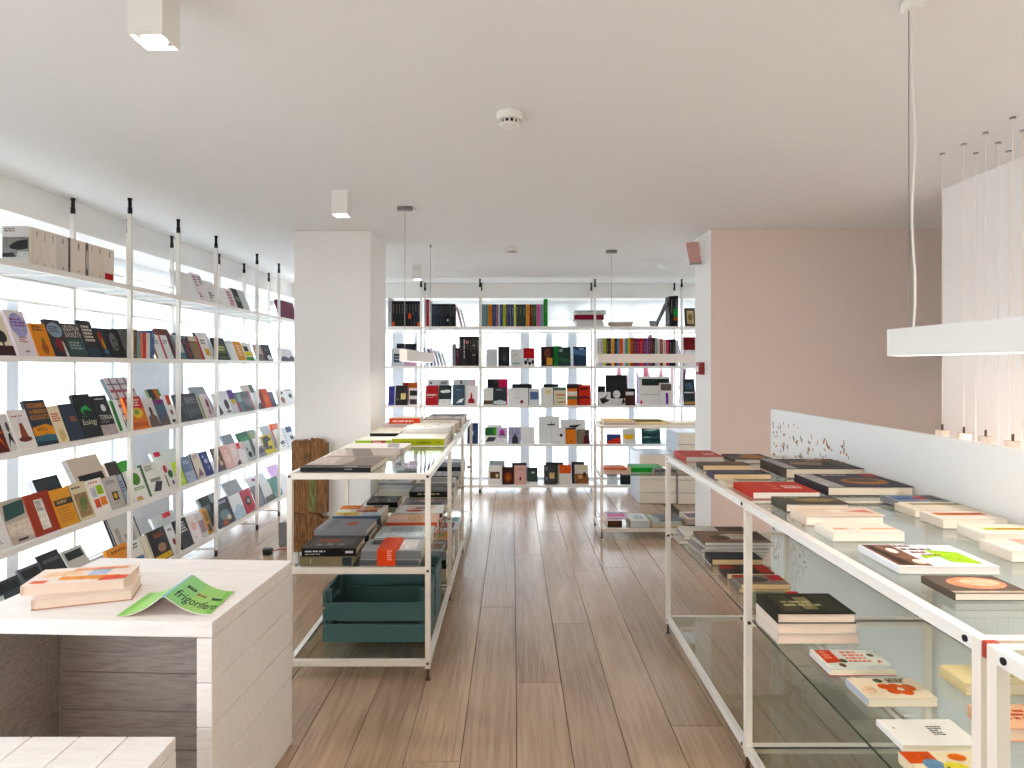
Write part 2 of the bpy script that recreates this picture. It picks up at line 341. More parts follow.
for i, (px, py, pz) in enumerate(pend):
    lab = 'small white cylinder pendant just above the parapet, ' + ['closest to the beige wall', 'second from the beige wall', 'third from the beige wall', 'fourth from the beige wall'][i] if i < 4 else 'white cylinder pendant hanging low in the stairwell, ' + ['closest to the beige wall', 'second from it', 'beside the white wall', 'third from it', 'beside the white wall, second one'][i - 4]
    t = thing('stairwell_pendant', lab, 'lamp', (px, py, pz), 'row of pendants above the parapet' if i < 4 else 'low pendants in the stairwell')
    MB().cyl((0, 0, .03), (0, 0, CEIL - pz - .004), .0022, n=6).build('cord', 'lamp_cream', t)
    MB().cyl((0, 0, CEIL - pz - .006), (0, 0, CEIL - pz - .0005), .012, n=12).build('ceiling_rose', 'steel', t)
    MB().cyl((0, 0, 0), (0, 0, .03), .005, n=8).build('cord_grip', 'brown_bolt', t)
    sh_ = MB().cyl((0, 0, -.09), (0, 0, 0), .03, n=20).build('shade', 'lamp_cream', t)
    MB().cyl((0, 0, -.093), (0, 0, -.0905), .026, n=20).build('bulb', 'lamp_glow', sh_)
    if i % 2 == 0:
        ld = bpy.data.lights.new('pendant_light', 'POINT'); ld.energy = 1.8; ld.color = (1, .78, .68); ld.shadow_soft_size = .03
        lo = bpy.data.objects.new('pendant_light', ld); COL.objects.link(lo); lo.parent = t; lo.location = (0, 0, -.14)
# emergency sign and call point on the wall block
t = thing('emergency_sign', 'emergency light with a pinkish panel on the wall end under the ceiling', 'sign', (1.535, 5.2, 2.45))
bx('housing', 'lamp_white', -.045, -.05, -.02, 0, .07, .13, t)
p = MB().box(-.145, -.008, -.07, -.045, .008, .10).build('panel', 'pink_acrylic', t); p.rotation_euler = (R(-8), R(-6), R(12))
p2 = MB().box(-.145, -.012, -.085, -.045, .012, -.07).build('panel_edge', 'steel', t); p2.rotation_euler = p.rotation_euler
t = thing('call_point', 'dark red fire call point on the white wall end', 'alarm', (1.535, 5.25, 1.53))
bevel(bx('housing', 'red_plastic', -.045, -.045, -.05, 0, .045, .05, t), .004); bx('press_plate', 'metal_white', -.047, -.025, -.025, -.045, .025, .02, t)

# ================================================================== WINDOW RACKS
SX, SXR = -2.42, -2.78                       # side rack: front / rear post line
SYP = [1.70, 2.90, 4.107, 4.70, 5.297, 6.145, 6.72, 7.40]
SZ = [2.06, 1.60, 1.135, .67, .19]
EY, EYR = 7.93, 8.29                         # end rack
EXP = [-2.30, -1.122, -.403, 1.00, 2.058, 3.2]
EZ = [2.034, 1.55, 1.069, .598, .098]
def rack(label, side, posts, f, r, levels):
    t = thing('book_rack', label, 'rack', (0, 0, 0))
    def b(n, mat, a0, a1, d0, d1, z0, z1):       # a = along the rack, d = depth coordinate
        if side: return bx(n, mat, min(d0, d1), a0, z0, max(d0, d1), a1, z1, t)
        return bx(n, mat, a0, min(d0, d1), z0, a1, max(d0, d1), z1, t)
    s = .012
    for a in posts:
        for d in (f, r):
            b('post', 'metal_white', a - s, a + s, d - s, d + s, .05, CEIL - .10)
            pos = (d, a) if side else (a, d)
            MB().cyl((*pos, CEIL - .10), (*pos, CEIL - .012), .011, n=10).cyl((*pos, CEIL - .012), (*pos, CEIL - .0005), .014, n=10).cyl((*pos, CEIL - .1), (*pos, CEIL - .06), .014, n=10).build('ceiling_jack', 'dark_steel', t)
            MB().cyl((*pos, 0.0005), (*pos, .05), .013, n=10).build('foot', 'dark_steel', t)
        b('floor_brace', 'metal_white', a - .012, a + .012, f, r, .051, .065)
    sg = 1 if r > f else -1
    for z in levels:
        for a0, a1 in zip(posts, posts[1:]):
            b('front_rail', 'metal_white', a0 + s, a1 - s, f - .012, f + .012, z - .03, z)
            b('rear_rail', 'metal_white', a0 + s, a1 - s, r - .010, r + .010, z - .026, z)
            b('shelf_plate', 'frosted_shelf', a0 + .016, a1 - .016, f + sg * .0125, r - sg * .0105, z - .012, z - .006)
            b('book_rest', 'metal_white', a0 + s, a1 - s, r - sg * .06, r - sg * .052, z + .11, z + .118)
        for a in posts:
            b('cross_rail', 'metal_white', a - .010, a + .010, f + sg * s, r - sg * s, z - .026, z - .013)
        if z > 1.9:
            for a0, a1 in zip(posts, posts[1:]):
                for q in (.5,):
                    am = a0 + (a1 - a0) * q
                    o = b('shelf_bracket', 'metal_white', am - .004, am + .004, f + sg * .02, r - sg * .012, z - .024, z - .014)
    return t
rack('white floor to ceiling metal book rack along the side windows', True, SYP, SX, SXR, SZ)
rack('white floor to ceiling metal book rack along the end windows', False, EXP, EY, EYR, EZ)

# ================================================================== GLASS TABLES
def glass_table(label, xs, ys, levels, group='white framed glass display tables', across=False):
    x0, x1, y0, y1 = xs[0], xs[-1], ys[0], ys[-1]
    t = thing('glass_table', label, 'table', ((x0 + x1) / 2, (y0 + y1) / 2, 0), group)
    ox, oy = t.location.x, t.location.y; s = .0125; top = levels[0]
    def b(n, mat, a, b_, c, d, e, f_): return bx(n, mat, a - ox, b_ - oy, c, d - ox, e - oy, f_, t)
    for xx in xs:
        for yy in ys:
            b('post', 'metal_cream', xx - s, yy - s, .06, xx + s, yy + s, top - .026 if 0 else top)
            MB().cyl((xx - ox, yy - oy, .0005), (xx - ox, yy - oy, .06), .007, n=8).cyl((xx - ox, yy - oy, .0005), (xx - ox, yy - oy, .01), .012, n=10).build('foot', 'brown_bolt', t)
    for z in levels:
        mid = z == levels[1]
        for xx in xs:
            for a, c in zip(ys, ys[1:]):
              if not mid or across: b('long_rail', 'metal_white', xx - s, a + s, z - .028, xx + s, c - s, z)
        for yy in ys:
            for a, c in zip(xs, xs[1:]):
              if not mid or not across: b('cross_rail', 'metal_cream', a + s, yy - s, z - .028, c - s, yy + s, z)
            for xx in (x0, x1):
                MB().cyl((xx - ox, yy - s - .003 - oy, z - .014), (xx - ox, yy - s - oy, z - .014), .007, n=10).build('bolt', 'brown_bolt', t)
                if xx == x0: MB().cyl((xx - s - .003 - ox, yy + (.03 if yy < y1 else -.03) - oy, z - .014), (xx - s - ox, yy + (.03 if yy < y1 else -.03) - oy, z - .014), .007, n=10).build('bolt', 'dark_steel', t)
        for a, c in zip(ys, ys[1:]):
            for e, f_ in zip(xs, xs[1:]):
                m = MB(); A = (e + s - ox, a + s - oy, z - .010, f_ - s - ox, c - s - oy, z - .002)
                m.box(*A); m.m = [0, 0, 1, 1, 1, 1]
                m.build('glass_shelf', ['shelf_glass', 'green_edge'], t)
    return t
TZ = [1.02, .555, .10]
glass_table('long glass display table with white frame standing beside the square column', [-1.10, -.42], [3.21, 4.30, 5.40, 6.50], TZ)
RZ = [1.03, .585, .10]
glass_table('glass display table with white frame along the parapet, reaching towards the beige wall', [.90, 1.585], [1.245, 2.49, 3.77], RZ)
glass_table('glass display table joined end to end before the parapet, nearly empty', [.90, 1.585], [-1.25, .0, 1.205], RZ)
QZ = [1.015, .57, .085]
glass_table('short glass display table with white frame before the end window rack', [.80, 2.20], [5.86, 6.34], QZ, across=True)
tag(bx('joint_spacer', 'red_paint', .889, 1.2185, RZ[0] - .03, .9125, 1.2315, RZ[0] + .001), 'thin red spacer between the two joined display tables', 'spacer')

# ================================================================== PAINTED BOX TABLE AND STOOL
def boards(parent, mat, axis, lo, hi, n, mk):
    step = (hi - lo) / n
    for k in range(n):
        a, b_ = lo + k * step, lo + (k + 1) * step
        bevel(mk(a + .0012, b_ - .0012), .002, 1)
t = thing('box_table', 'white painted plank box table open at the front, books lying on it', 'table', (-1.328, 2.37, 0)); t.rotation_euler = (0, 0, R(-2.6))
hw, hd, H_ = .405, .325, .75; th = .05
for sx in (-1, 1):
    boards(t, 'white_wood', 'z', 0, H_ - th, 5, lambda a, b_: bx('side_board', 'white_wood', sx * hw - (th if sx > 0 else 0), -hd, a, sx * hw + (0 if sx > 0 else th), hd, b_, t))
boards(t, 'white_wood', 'y', -hd, hd, 4, lambda a, b_: bx('top_board', 'white_wood', -hw, a, H_ - th + .0012, hw, b_, H_, t))
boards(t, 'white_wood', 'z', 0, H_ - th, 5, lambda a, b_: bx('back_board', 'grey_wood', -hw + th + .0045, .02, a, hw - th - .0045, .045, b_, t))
for sx in (-1, 1):
    boards(t, 'grey_wood', 'z', 0.001, H_ - th, 5, lambda a, b_: bx('shade_lining', 'grey_wood', sx * (hw - th) - (.004 if sx > 0 else 0), -hd + .012, a, sx * (hw - th) + (0 if sx > 0 else .004), .02, b_, t))  # added thin grey boards, shade on the inner sides put into colour
t = thing('plank_stool', 'low white painted plank stool in front of the box table', 'stool', (-1.5, 1.66, 0)); hw, hd, H_ = .50, .27, .45
boards(t, 'white_wood', 'x', -hw, hw, 7, lambda a, b_: bx('top_board', 'white_wood', a, -hd, H_ - .04, b_, hd, H_, t))
for sx in (-1, 1):
    boards(t, 'white_wood', 'z', 0, H_ - .0412, 3, lambda a, b_: bx('side_board', 'white_wood', sx * hw - (.04 if sx > 0 else 0), -hd, a, sx * hw + (0 if sx > 0 else .04), hd, b_, t))
bx('stretcher', 'white_wood', -hw + .04, -.02, .12, hw - .04, .02, .22, t)

# ================================================================== TEAL CRATES
def crate(loc, label):
    t = thing('wooden_crate', label, 'crate', loc, 'teal crates under the long table'); w, d, h = .55, .30, .275
    for sx in (-1, 1):
        for sy in (-1, 1): bx('corner_post', 'crate_teal', sx * (w / 2 - .03) - .013, sy * (d / 2 - .028) - .013, .004, sx * (w / 2 - .03) + .013, sy * (d / 2 - .028) + .013, h, t)
    for sy in (-1, 1):
        y = sy * (d / 2 - .0075)
        for (z0, z1) in ((.006, .098), (.118, .21)) if sy < 0 else ((.006, .098), (.11, .2), (.21, .268)):
            bevel(bx('slat', 'crate_teal', -w / 2 + .016, y - .0075, z0, w / 2 - .016, y + .0075, z1, t), .002, 1)
    for sx in (-1, 1):
        x = sx * (w / 2 - .008)
        for (z0, z1) in ((.006, .085), (.098, .177), (.19, .268)):
            bevel(bx('slat', 'crate_teal', x - .008, -d / 2, z0, x + .008, d / 2, z1, t), .002, 1)
    for k in range(4): bx('bottom_slat', 'crate_teal', -w / 2 + .018, -d / 2 + .02 + k * .068, 0.0, w / 2 - .018, -d / 2 + .076 + k * .068, .006, t)
crate((-.72, 3.545, .101), 'teal painted slatted wooden crate at the end of the low table shelf')
crate((-.72, 3.90, .101), 'teal painted slatted wooden crate standing behind another teal crate')

# ================================================================== WEATHERED WOOD, DRAWERS, SMALL FLOOR THINGS
t = thing('weathered_timber', 'weathered brown reclaimed timber slab upright before the column', 'timber', (-1.565, 5.02, 0))
def slab(name, x0, x1, z0, z1, y0, y1, mat, seed, jag=.012):
    r = random.Random(seed); n = 8; m = MB(); top = []; bot = []
    for k in range(n + 1):
        xx = x0 + (x1 - x0) * k / n
        top.append((xx, z1 + (r.random() - .5) * jag * 2 - (.035 if (x1 > .12 and k > n - 2) else 0))); bot.append((xx, z0 + (r.random() - .5) * jag))
    vs = [(a, y0, b) for a, b in bot] + [(a, y0, b) for a, b in top] + [(a, y1, b) for a, b in bot] + [(a, y1, b) for a, b in top]; q = n + 1
    fs = []
    for k in range(n):
        fs += [(k, k + 1, q + k + 1, q + k), (2*q + k + 1, 2*q + k, 3*q + k, 3*q + k + 1), (q + k, q + k + 1, 3*q + k + 1, 3*q + k), (k + 1, k, 2*q + k, 2*q + k + 1)]
    fs += [(0, q, 3*q, 2*q), (n, 2*q + n, 3*q + n, q + n)]
    m.add(vs, fs); return m.build(name, mat, t)
slab('board', -.135, .01, .42, .975, -.03, .03, 'old_wood', 1); slab('board', .012, .135, .42, .985, -.032, .028, 'old_wood', 2)
slab('painted_inset', -.002, .056, .44, .80, -.036, -.0325, 'old_green', 3, .004)
slab('cross_board', -.135, .135, .20, .415, -.035, .03, 'old_wood', 4, .006); slab('bottom_board', -.13, .13, .115, .197, -.028, .03, 'old_wood', 5, .015)
for sx in (-.09, .09): MB().cyl((sx, 0, .012), (sx, 0, .14), .006, n=8).build('support_pin', 'steel', t)
bx('base_plate', 'steel', -.12, -.04, .0005, .12, .04, .012, t)
def drawers(label, x0, x1, y0, y1, zs):
    t = thing('drawer_unit', label, 'drawers', ((x0 + x1) / 2, (y0 + y1) / 2, 0), 'white drawer units'); w, d = (x1 - x0) / 2, (y1 - y0) / 2
    bx('carcass', 'window_frame', -w, -d + .02, 0.001, w, d, zs[-1], t)
    for a, b_ in zip([0.001] + zs, zs): bevel(bx('drawer', 'drawer_cream', -w, -d, a + .005, w, -d + .0195, b_ - .005, t), .003, 1)
drawers('white low four drawer unit beside the taller one near the end windows', 1.42, 1.835, 7.3, 7.86, [.124, .27, .405, .556])
drawers('white tall six drawer unit half hidden by the wall block', 1.85, 2.35, 7.28, 7.86, [.124, .27, .405, .54, .67, .80])
t = tag(bevel(bx('floor_speaker', 'grey_box', -2.02, 5.6, .001, -1.94, 5.7, .2), .004), 'small grey upright box on the floor beside the timber slab', 'box')
t = thing('power_cable', 'red power cable with black plug on the floor beside the timber slab', 'cable', (-1.98, 5.35, 0))
MB().tube([(.0, .0, .03), (.06, .03, .035), (.13, .05, .02), (.2, .06, .006), (.3, .1, .005)], .005, 7).build('cord', 'red_cable', t)
bevel(MB().box(-.075, -.03, .001, .0, .03, .05).build('plug', 'black_rubber', t), .01)

# ================================================================== BOOKS
TXT = {}
def text_poly(s):
    if s not in TXT:
        c = bpy.data.curves.new('txt', 'FONT'); c.body = s; c.size = 1; c.resolution_u = 2
        o = bpy.data.objects.new('txt', c); COL.objects.link(o)
        dg = bpy.context.evaluated_depsgraph_get(); me = bpy.data.meshes.new_from_object(o.evaluated_get(dg))
        vs = [tuple(v.co) for v in me.vertices]; fs = [tuple(p.vertices) for p in me.polygons]
        bpy.data.objects.remove(o); bpy.data.curves.remove(c); bpy.data.meshes.remove(me)
        xs = [v[0] for v in vs]; ys = [v[1] for v in vs]
        TXT[s] = ([((v[0] - min(xs)) / (max(xs) - min(xs)), (v[1] - min(ys)) / (max(ys) - min(ys))) for v in vs], fs)
    return TXT[s]
def print_mesh(art, fmap, seed=0):
    """art: 'r x0 y0 x1 y1 col; e cx cy rx ry col; p col x y x y ..; l x0 y0 x1 y1 n col; t x0 y0 x1 y1 col WORDS' in unit cover space"""
    m = MB(); rr = random.Random(seed); k = 0
    def put(pts, fs, col):
        m.add([fmap(a, b_, k) for a, b_ in pts], fs, col)
    for it in art.split(';'):
        q = it.split()
        if not q: continue
        k += 1
        if q[0] == 'r':
            a, b_, c, d = map(float, q[1:5]); put([(a, b_), (c, b_), (c, d), (a, d)], [(0, 1, 2, 3)], q[5])
        elif q[0] == 'e':
            cx, cy, rx, ry = map(float, q[1:5]); put([(cx + rx * math.cos(t * math.pi / 10), cy + ry * math.sin(t * math.pi / 10)) for t in range(20)], [tuple(range(20))], q[5])
        elif q[0] == 'p':
            n = list(map(float, q[2:])); put(list(zip(n[::2], n[1::2])), [tuple(range(len(n) // 2))], q[1])
        elif q[0] == 'l':
            a, b_, c, d = map(float, q[1:5]); n = int(q[5]); hh = (d - b_) / n
            for i in range(n):
                x = a; y1 = d - i * hh; end = a + (c - a) * (.65 + .35 * rr.random())
                while x < end - .02:
                    wd = min(end - x, (.05 + .09 * rr.random()) * (c - a) * 2); put([(x, y1 - hh * .62), (x + wd, y1 - hh * .62), (x + wd, y1), (x, y1)], [(0, 1, 2, 3)], q[6]); x += wd + .025 * (c - a) * 2
        elif q[0] == 'c':                      # a line of illegible capitals
            a, b_, c, d = map(float, q[1:5]); n = int(q[5]); st_ = (c - a) / n
            for i in range(n):
                x = a + i * st_; w1 = st_ * .28; put([(x, b_), (x + w1, b_), (x + w1, d), (x, d)], [(0, 1, 2, 3)], q[6])
                y = b_ + (d - b_) * rr.choice([0, .4, .76]); put([(x + w1, y), (x + st_ * .72, y), (x + st_ * .72, y + (d - b_) * .24), (x + w1, y + (d - b_) * .24)], [(0, 1, 2, 3)], q[6])
        elif q[0] == 't':
            a, b_, c, d = map(float, q[1:5]); vs, fs = text_poly(' '.join(q[6:])); put([(a + v[0] * (c - a), b_ + v[1] * (d - b_)) for v in vs], fs, q[5])
    return m
def lum(c):
    r = hx(c); return .3 * r[0] + .6 * r[1] + .1 * r[2]
PAL = ['c0392b', '2e6f8e', 'd98a2b', '3b3b3f', '6f8f3a', '8a6d52', '44506b', 'b7a28a', '7d4a6a', '4f7f78']
def auto_art(col, seed):
    rr = random.Random(seed); ink = '2a2a2c' if lum(col) > .25 else 'e8e4dc'; a = rr.choice(PAL); b_ = rr.choice(PAL); s = rr.randrange(5)
    if s == 0: return f'l .1 .74 .9 .92 2 {ink}; r .1 .12 .9 .6 {a}; e .5 .36 .22 .16 {b_}'
    if s == 1: return f'r 0 0 1 .5 {a}; p {b_} 0 0 1 0 1 .3 .6 .42 .3 .25 0 .34; l .1 .62 .8 .9 3 {ink}'
    if s == 2: return f'l .1 .8 .7 .92 2 {ink}; e .55 .42 .3 .24 {a}; p {b_} .4 .2 .7 .2 .62 .5 .5 .55; l .1 .05 .6 .1 1 {ink}'
    if s == 3: return f'l .12 .55 .88 .88 4 {ink}; r 0 0 1 .06 {a}; p {a} .2 .1 .5 .14 .8 .1 .7 .4 .3 .42'
    return f'p {a} 0 .2 .6 .1 1 .3 1 .7 .4 .62 0 .72; p {b_} .2 .25 .7 .2 .8 .5 .4 .55; l .1 .82 .8 .94 2 {ink}'
NB = 0
def book(M, w, h, t, col, label, group, art=None, spine=None, page='f1e8d6', cat='book', sart=None, name=None, back=None):
    global NB; NB += 1
    if cat == 'book':
        for kw in ('paperback', 'hardback', 'folder', 'booklet', 'softcover', 'brochure'):
            if kw in label.split(',')[0].split(' standing behind')[0].split(' with ')[0].split(' half ')[0].split(' beside')[0].split(' close')[0]: cat = kw
    ct = .0015 if t < .03 else .0025; ov = .0 if t < .03 else .003
    m = MB(); sp = spine or col
    m.box(0, 0, 0, w, ct, h, col); m.box(0, t - ct, 0, w, t, h, back or col); m.box(0, ct, 0, ct, t - ct, h, sp)
    o = m.build(name or cat, 'printed_cover'); o.matrix_world = M; tag(o, label, cat, group)
    MB().box(ct, ct, .001 + ov, w - .001 - ov, t - ct, h - .001 - ov, page).build('pages', 'paper', o)
    if art != '':
        pm = print_mesh(art or auto_art(col, label + str(w)), lambda a, b_, k: (a * w, -.0002 - .00012 * k, b_ * h), label)
        if pm.v: pm.build('cover_print', 'printed_art', o)
    if sart:
        pm = print_mesh(sart, lambda a, b_, k: (-.0002 - .00012 * k, t * (1 - b_), h * (1 - a)), label)
        for i, f in enumerate(pm.f): pm.f[i] = f[::-1] if 0 else f
        pm.build('spine_print', 'printed_cover', o)
    return o
Tm, Rm = Matrix.Translation, Matrix.Rotation
LV = ['top', 'second', 'third', 'fourth', 'bottom']
# poses ---------------------------------------------------------------
def side_face(lv, u0, u1, h, col, desc, art=None, lean=20, dx=0., t=.018, spine=None, lift=0., cat='book', lab=None):
    """book standing cover-out on the side rack; u0,u1 = its lower corners seen in the picture, on the front rail line"""
    X = SX - .02 - dx; XT = X - (h * math.sin(R(lean)) if dx else 0); ya, yb = -XT * F / (CX - u0), -XT * F / (CX - u1)
    z = SZ[lv] - .0058 + max(.0063, t * math.sin(R(lean))) + lift
    M = Tm((X, ya, z)) @ Rm(R(90), 4, 'Z') @ Rm(R(-lean), 4, 'X')
    return book(M, yb - ya - .002, h, t, col, lab or f'{desc}, {LV[lv]} shelf, side window rack', f'books on the {LV[lv]} shelf of the side window rack', art, spine, cat=cat)
def end_face(lv, u0, u1, vt, col, desc, art=None, lean=12, dy=0., t=.018, cat='book'):
    Y = EY + .03 + dy; xa, xb = (u0 - CX) / F * Y, (u1 - CX) / F * Y; z = EZ[lv] - .0058 + max(.0063, t * math.sin(R(lean)))
    h = max(.06, (EYE - (vt - CY) / F * (Y + .03) - z) / math.cos(R(lean)))
    M = Tm((xa, Y, z)) @ Rm(R(-lean), 4, 'X')
    return book(M, xb - xa - .003, h, t, col, f'{desc}, {LV[lv]} shelf, end window rack', f'books on the {LV[lv]} shelf of the end window rack', art, cat=cat)
def spine_row(rows, place, where, group):
    """rows: (name, colour, extent0, extent1, height)"""
    for i, (nm, col, a, b_, h) in enumerate(rows):
        p = rows[i - 1][0] if i else None; n = rows[i + 1][0] if i < len(rows) - 1 else None
        rel = f'between {p} and {n} ones' if p and n else (f'next to {n} one, at the end' if n else f'next to {p} one, at the end')
        place(a, b_, h, col, f'{nm} spine {rel}, {where}', group)
EX = {'orange-footed': 'r .82 .1 .98 .9 e8501e', 'orange-stickered': 'r .5 .05 .7 .95 e8501e', 'orange-based': 'r .84 .05 .99 .95 e8501e', 'star-marked': 'e .72 .5 .05 .35 e6e6e6', 'pink-banded': 'r .15 0 .24 1 c87a7a', 'silver-lettered': 'l .1 .25 .8 .75 1 c8c8cc',
      'grey-striped': 'r .28 .05 .33 .95 9a9a9a; r .6 .05 .65 .95 9a9a9a', 'green-labelled': 'r .42 .05 .68 .95 2a8a3a; r .7 .05 .8 .95 b0603a', 'red-labelled': 'r .76 .08 .95 .92 b8201c', 'photo': 'r .05 .1 .95 .9 5a5654; e .5 .5 .3 .3 c8c4c0'}
def extra(lab):
    return ''.join('; ' + v for k, v in EX.items() if k in lab.split(' spine')[0])
def end_spine(lv, w=.15, tilt=0, dy=0.):
    def f(u0, u1, h, col, lab, group):
        Y = EY + .02 + dy; xa, xb = (u0 - CX) / F * Y, (u1 - CX) / F * Y
        M = Tm((xb - .001, Y, EZ[lv] + .0005)) @ Rm(R(tilt), 4, 'Y') @ Rm(R(90), 4, 'Z')
        ink = '4a4a4c' if lum(col) > .25 else '8e8a86'
        book(M, w, h, xb - xa - .0015, col, lab, group, '', sart=f'l .12 .38 .6 .64 1 {ink}' + extra(lab))
    return f
def side_spine(lv, w=.14, dx=0.):
    def f(u0, u1, h, col, lab, group):
        X = SX - .02 - dx; ya, yb = -X * F / (CX - u0), -X * F / (CX - u1)
        M = Tm((X, yb - .0008, SZ[lv] + .0005)) @ Rm(R(180), 4, 'Z')
        ink = '5a5250' if lum(col) > .25 else 'd8d4cc'
        book(M, w, h, yb - ya - .0016, '35322c' if lab.startswith('lime') else col, lab, group, '', spine=col, sart=f'l .08 .42 .3 .58 1 {ink}; l .88 .4 .95 .6 1 {ink}' + extra(lab))  # lime book gets dark covers in place of the dark gap beside it
    return f
def lay(X0, Y0, zb, w, d, t, col, lab, group, art=None, spine=None, mode='f', rz=0, cat='book', sart=None, page='f1e8d6', back=None):
    """book lying flat; lower front corner at (X0,Y0), w along X, d along Y; mode f: cover readable from the front, s: spine to the front"""
    B = Tm((X0 + w / 2, Y0 + d / 2, zb + t + .0006)) @ Rm(R(rz), 4, 'Z')
    if mode == 'f': return book(B @ Tm((-w / 2, -d / 2, 0)) @ Rm(R(-90), 4, 'X'), w, d, t, col, lab, group, art, spine, page, cat, sart, back=back)
    return book(B @ Tm((w / 2, -d / 2, 0)) @ Rm(R(90), 4, 'Z') @ Rm(R(-90), 4, 'X'), d, w, t, col, lab, group, art, spine, page, cat, sart, back=back)
def flat(zb, u0, u1, vf, vb, t, col, lab, group, art=None, **k):
    Yf = (EYE - zb) * F / (vf - CY); Yb = max((EYE - zb - t) * F / (vb - CY), Yf + .12)
    X0, X1 = (u0 - CX) / F * Yf, (u1 - CX) / F * Yf
    return lay(X0, Yf, zb, X1 - X0, Yb - Yf, t, col, lab, group, art, **k)

# ---------------------------------------------------------------- side rack, top shelf
us = [32.3, 41, 48.3, 56.7, 68.3, 70.5, 85.5, 88.5, 94.8, 104, 114]
nm = ['ivory', 'cream', 'white', 'pale grey', 'charcoal', 'broad ivory', 'photo', 'eggshell', 'bone', 'red-labelled cream']
cl = ['e9ddd2', 'eae0d6', 'ece4dc', 'ddd5cd', '4b4442', 'ebdfd4', '8a8481', 'e8ddd2', 'e6d9cc', 'e9dfd4']
spine_row([(nm[i], cl[i], us[i], us[i + 1], .195) for i in range(10)], side_spine(0, .135), 'top shelf, side window rack', 'pale paperbacks on the top shelf of the side window rack')
Yc = 2.44 * F / (CX - 32.3)
b = book(Tm((SX - .155, Yc - .022, SZ[0] + .0005)), .135, .195, .02, 'd9d5d2', 'paperback with black and white photograph cover at the end of the pale row, top shelf', 'pale paperbacks on the top shelf of the side window rack',
     'r 0 .2 1 .72 8d8a88; p 2b2a2b .25 .5 .55 .62 .95 .66 .95 .42 .6 .38 .3 .42; p 3a393a 0 .2 .5 .2 .4 .32 0 .3; p d0cdca .5 .2 1 .2 1 .34 .6 .36; l .08 .84 .6 .95 2 77706c')
side_face(0, 182, 200.5, .22, 'ededeb', 'large plain white brochure', '', 22)
side_face(0, 201, 211, .24, 'ebe4e6', 'white journal with pink block lettering', 'l .1 .5 .5 .9 4 8b4a66; l .55 .6 .95 .92 4 4b4450; l .1 .1 .5 .3 2 a8556f', 22)
side_face(0, 211.5, 221, .20, 'e9e6e4', 'white journal with short black lettering', 'l .1 .2 .6 .5 3 3a3638', 22)
side_face(0, 221.5, 238, .17, 'efece9', 'white booklet with pink lettered strip', 'r .6 0 .95 1 e6cfd3; l .64 .1 .9 .9 5 9b4a63', 22)
side_face(0, 238.5, 251, .20, 'c9cac8', 'grey magazine with black photo strip', 'r 0 0 .45 1 232426; e .25 .5 .15 .12 777', 22)
side_face(0, 282, 297, .2, '6a1440', 'dark magenta hardback', '', 14, t=.04)
# second shelf ------------------------------------------------------
side_face(1, -6, 17, .235, 'e6ddc9', 'cream paperback with dark tree silhouette', 'r 0 0 1 .22 3a1c20; e .6 .42 .25 .14 22201c; r .56 .2 .64 .4 22201c; r 0 .82 .4 1 c9452a')
side_face(1, 19.5, 39, .245, 'e9e1e4', 'white book with large lilac circle', 'e .5 .68 .42 .27 a9a6cc; l .15 .62 .9 .82 3 7a4f86; l .3 .28 .75 .42 3 b0707a; l .4 .06 .7 .12 1 6a4a5a', spine='d9c8d2')
side_face(1, 40.5, 56, .185, 'e08a26', 'orange paperback with a pineapple-haired head', 'e .52 .25 .2 .2 a85a34; p 4c6a28 .42 .45 .5 .62 .55 .48 .62 .58 .62 .42; l .1 .74 .8 .92 2 33302c')
side_face(1, 56.5, 72, .215, '2e2a34', 'dark paperback with pale blue oval', 'e .5 .72 .48 .2 8fa6b8; l .15 .64 .85 .82 3 4a3044; e .55 .32 .3 .18 7a2a30; p d9d2cc .7 0 .9 0 .8 .4 .72 .42')
side_face(1, 72.5, 90, .20, '33474a', 'slate paperback with big pale capitals', 'r 0 .55 1 .98 2a2a2b; c .04 .78 .96 .94 9 d9c8c0; c .04 .59 .96 .75 8 d9c8c0; l .1 .2 .9 .46 3 8fa3a3')
side_face(1, 90.5, 103, .23, '221f2b', 'black paperback with cream lettering blocks', 'l .1 .4 .95 .86 5 d9cbbf; r 0 0 1 .25 27384a', spine='0e0d10')
side_face(1, 103.3, 113, .19, '1d2430', 'navy paperback with red and gold figure', 'e .45 .6 .2 .3 b0412c; e .55 .45 .12 .2 d0a24a; e .6 .2 .2 .08 5d88b0')
side_face(1, 113.3, 127.5, .19, '141416', 'black paperback with grey shadowed face', 'e .45 .55 .25 .32 6d6b6c; e .4 .6 .06 .05 1a1a1a; e .58 .6 .05 .05 1a1a1a; e .5 .38 .1 .05 2a2a2a')
spine_row([('lime', 'b9bb3a', 132.5, 134.3, .19), ('maroon', '5a2a2c', 134.3, 137, .185), ('dusty teal', '7c9a96', 137, 140.6, .18), ('salmon', 'e0876a', 140.6, 143, .17), ('scarlet', 'c8281e', 143, 146.3, .17), ('white', 'e9e2dc', 146.3, 150, .17), ('steel blue', '44608c', 150, 154.5, .19)],
          side_spine(1), 'second shelf, side window rack', 'upright books on the second shelf of the side window rack')
side_face(1, 159, 166, .175, 'e7e6e4', 'white paperback with tan spine', 'l .2 .6 .9 .8 2 8a8a8c', spine='b08a62')
side_face(1, 166.5, 174.5, .18, 'e4e6e8', 'white paperback with crimson spine', 'r 0 0 .18 1 c81e4a; l .3 .6 .95 .8 2 7d8088', spine='c81e4a')
side_face(1, 154, 167, .27, '6a3a30', 'brown hardback standing behind a tan-spined one', '', 32, dx=.10, t=.022)
side_face(1, 173, 178, .23, '55656b', 'slate hardback standing behind a crimson-spined one', '', 26, dx=.10)
side_face(1, 181, 187.5, .19, 'b9c0c2', 'pale grey paperback with teal foot', 'r 0 0 1 .28 4c7c80; r 0 0 .2 .3 c03048', spine='4a4f52')
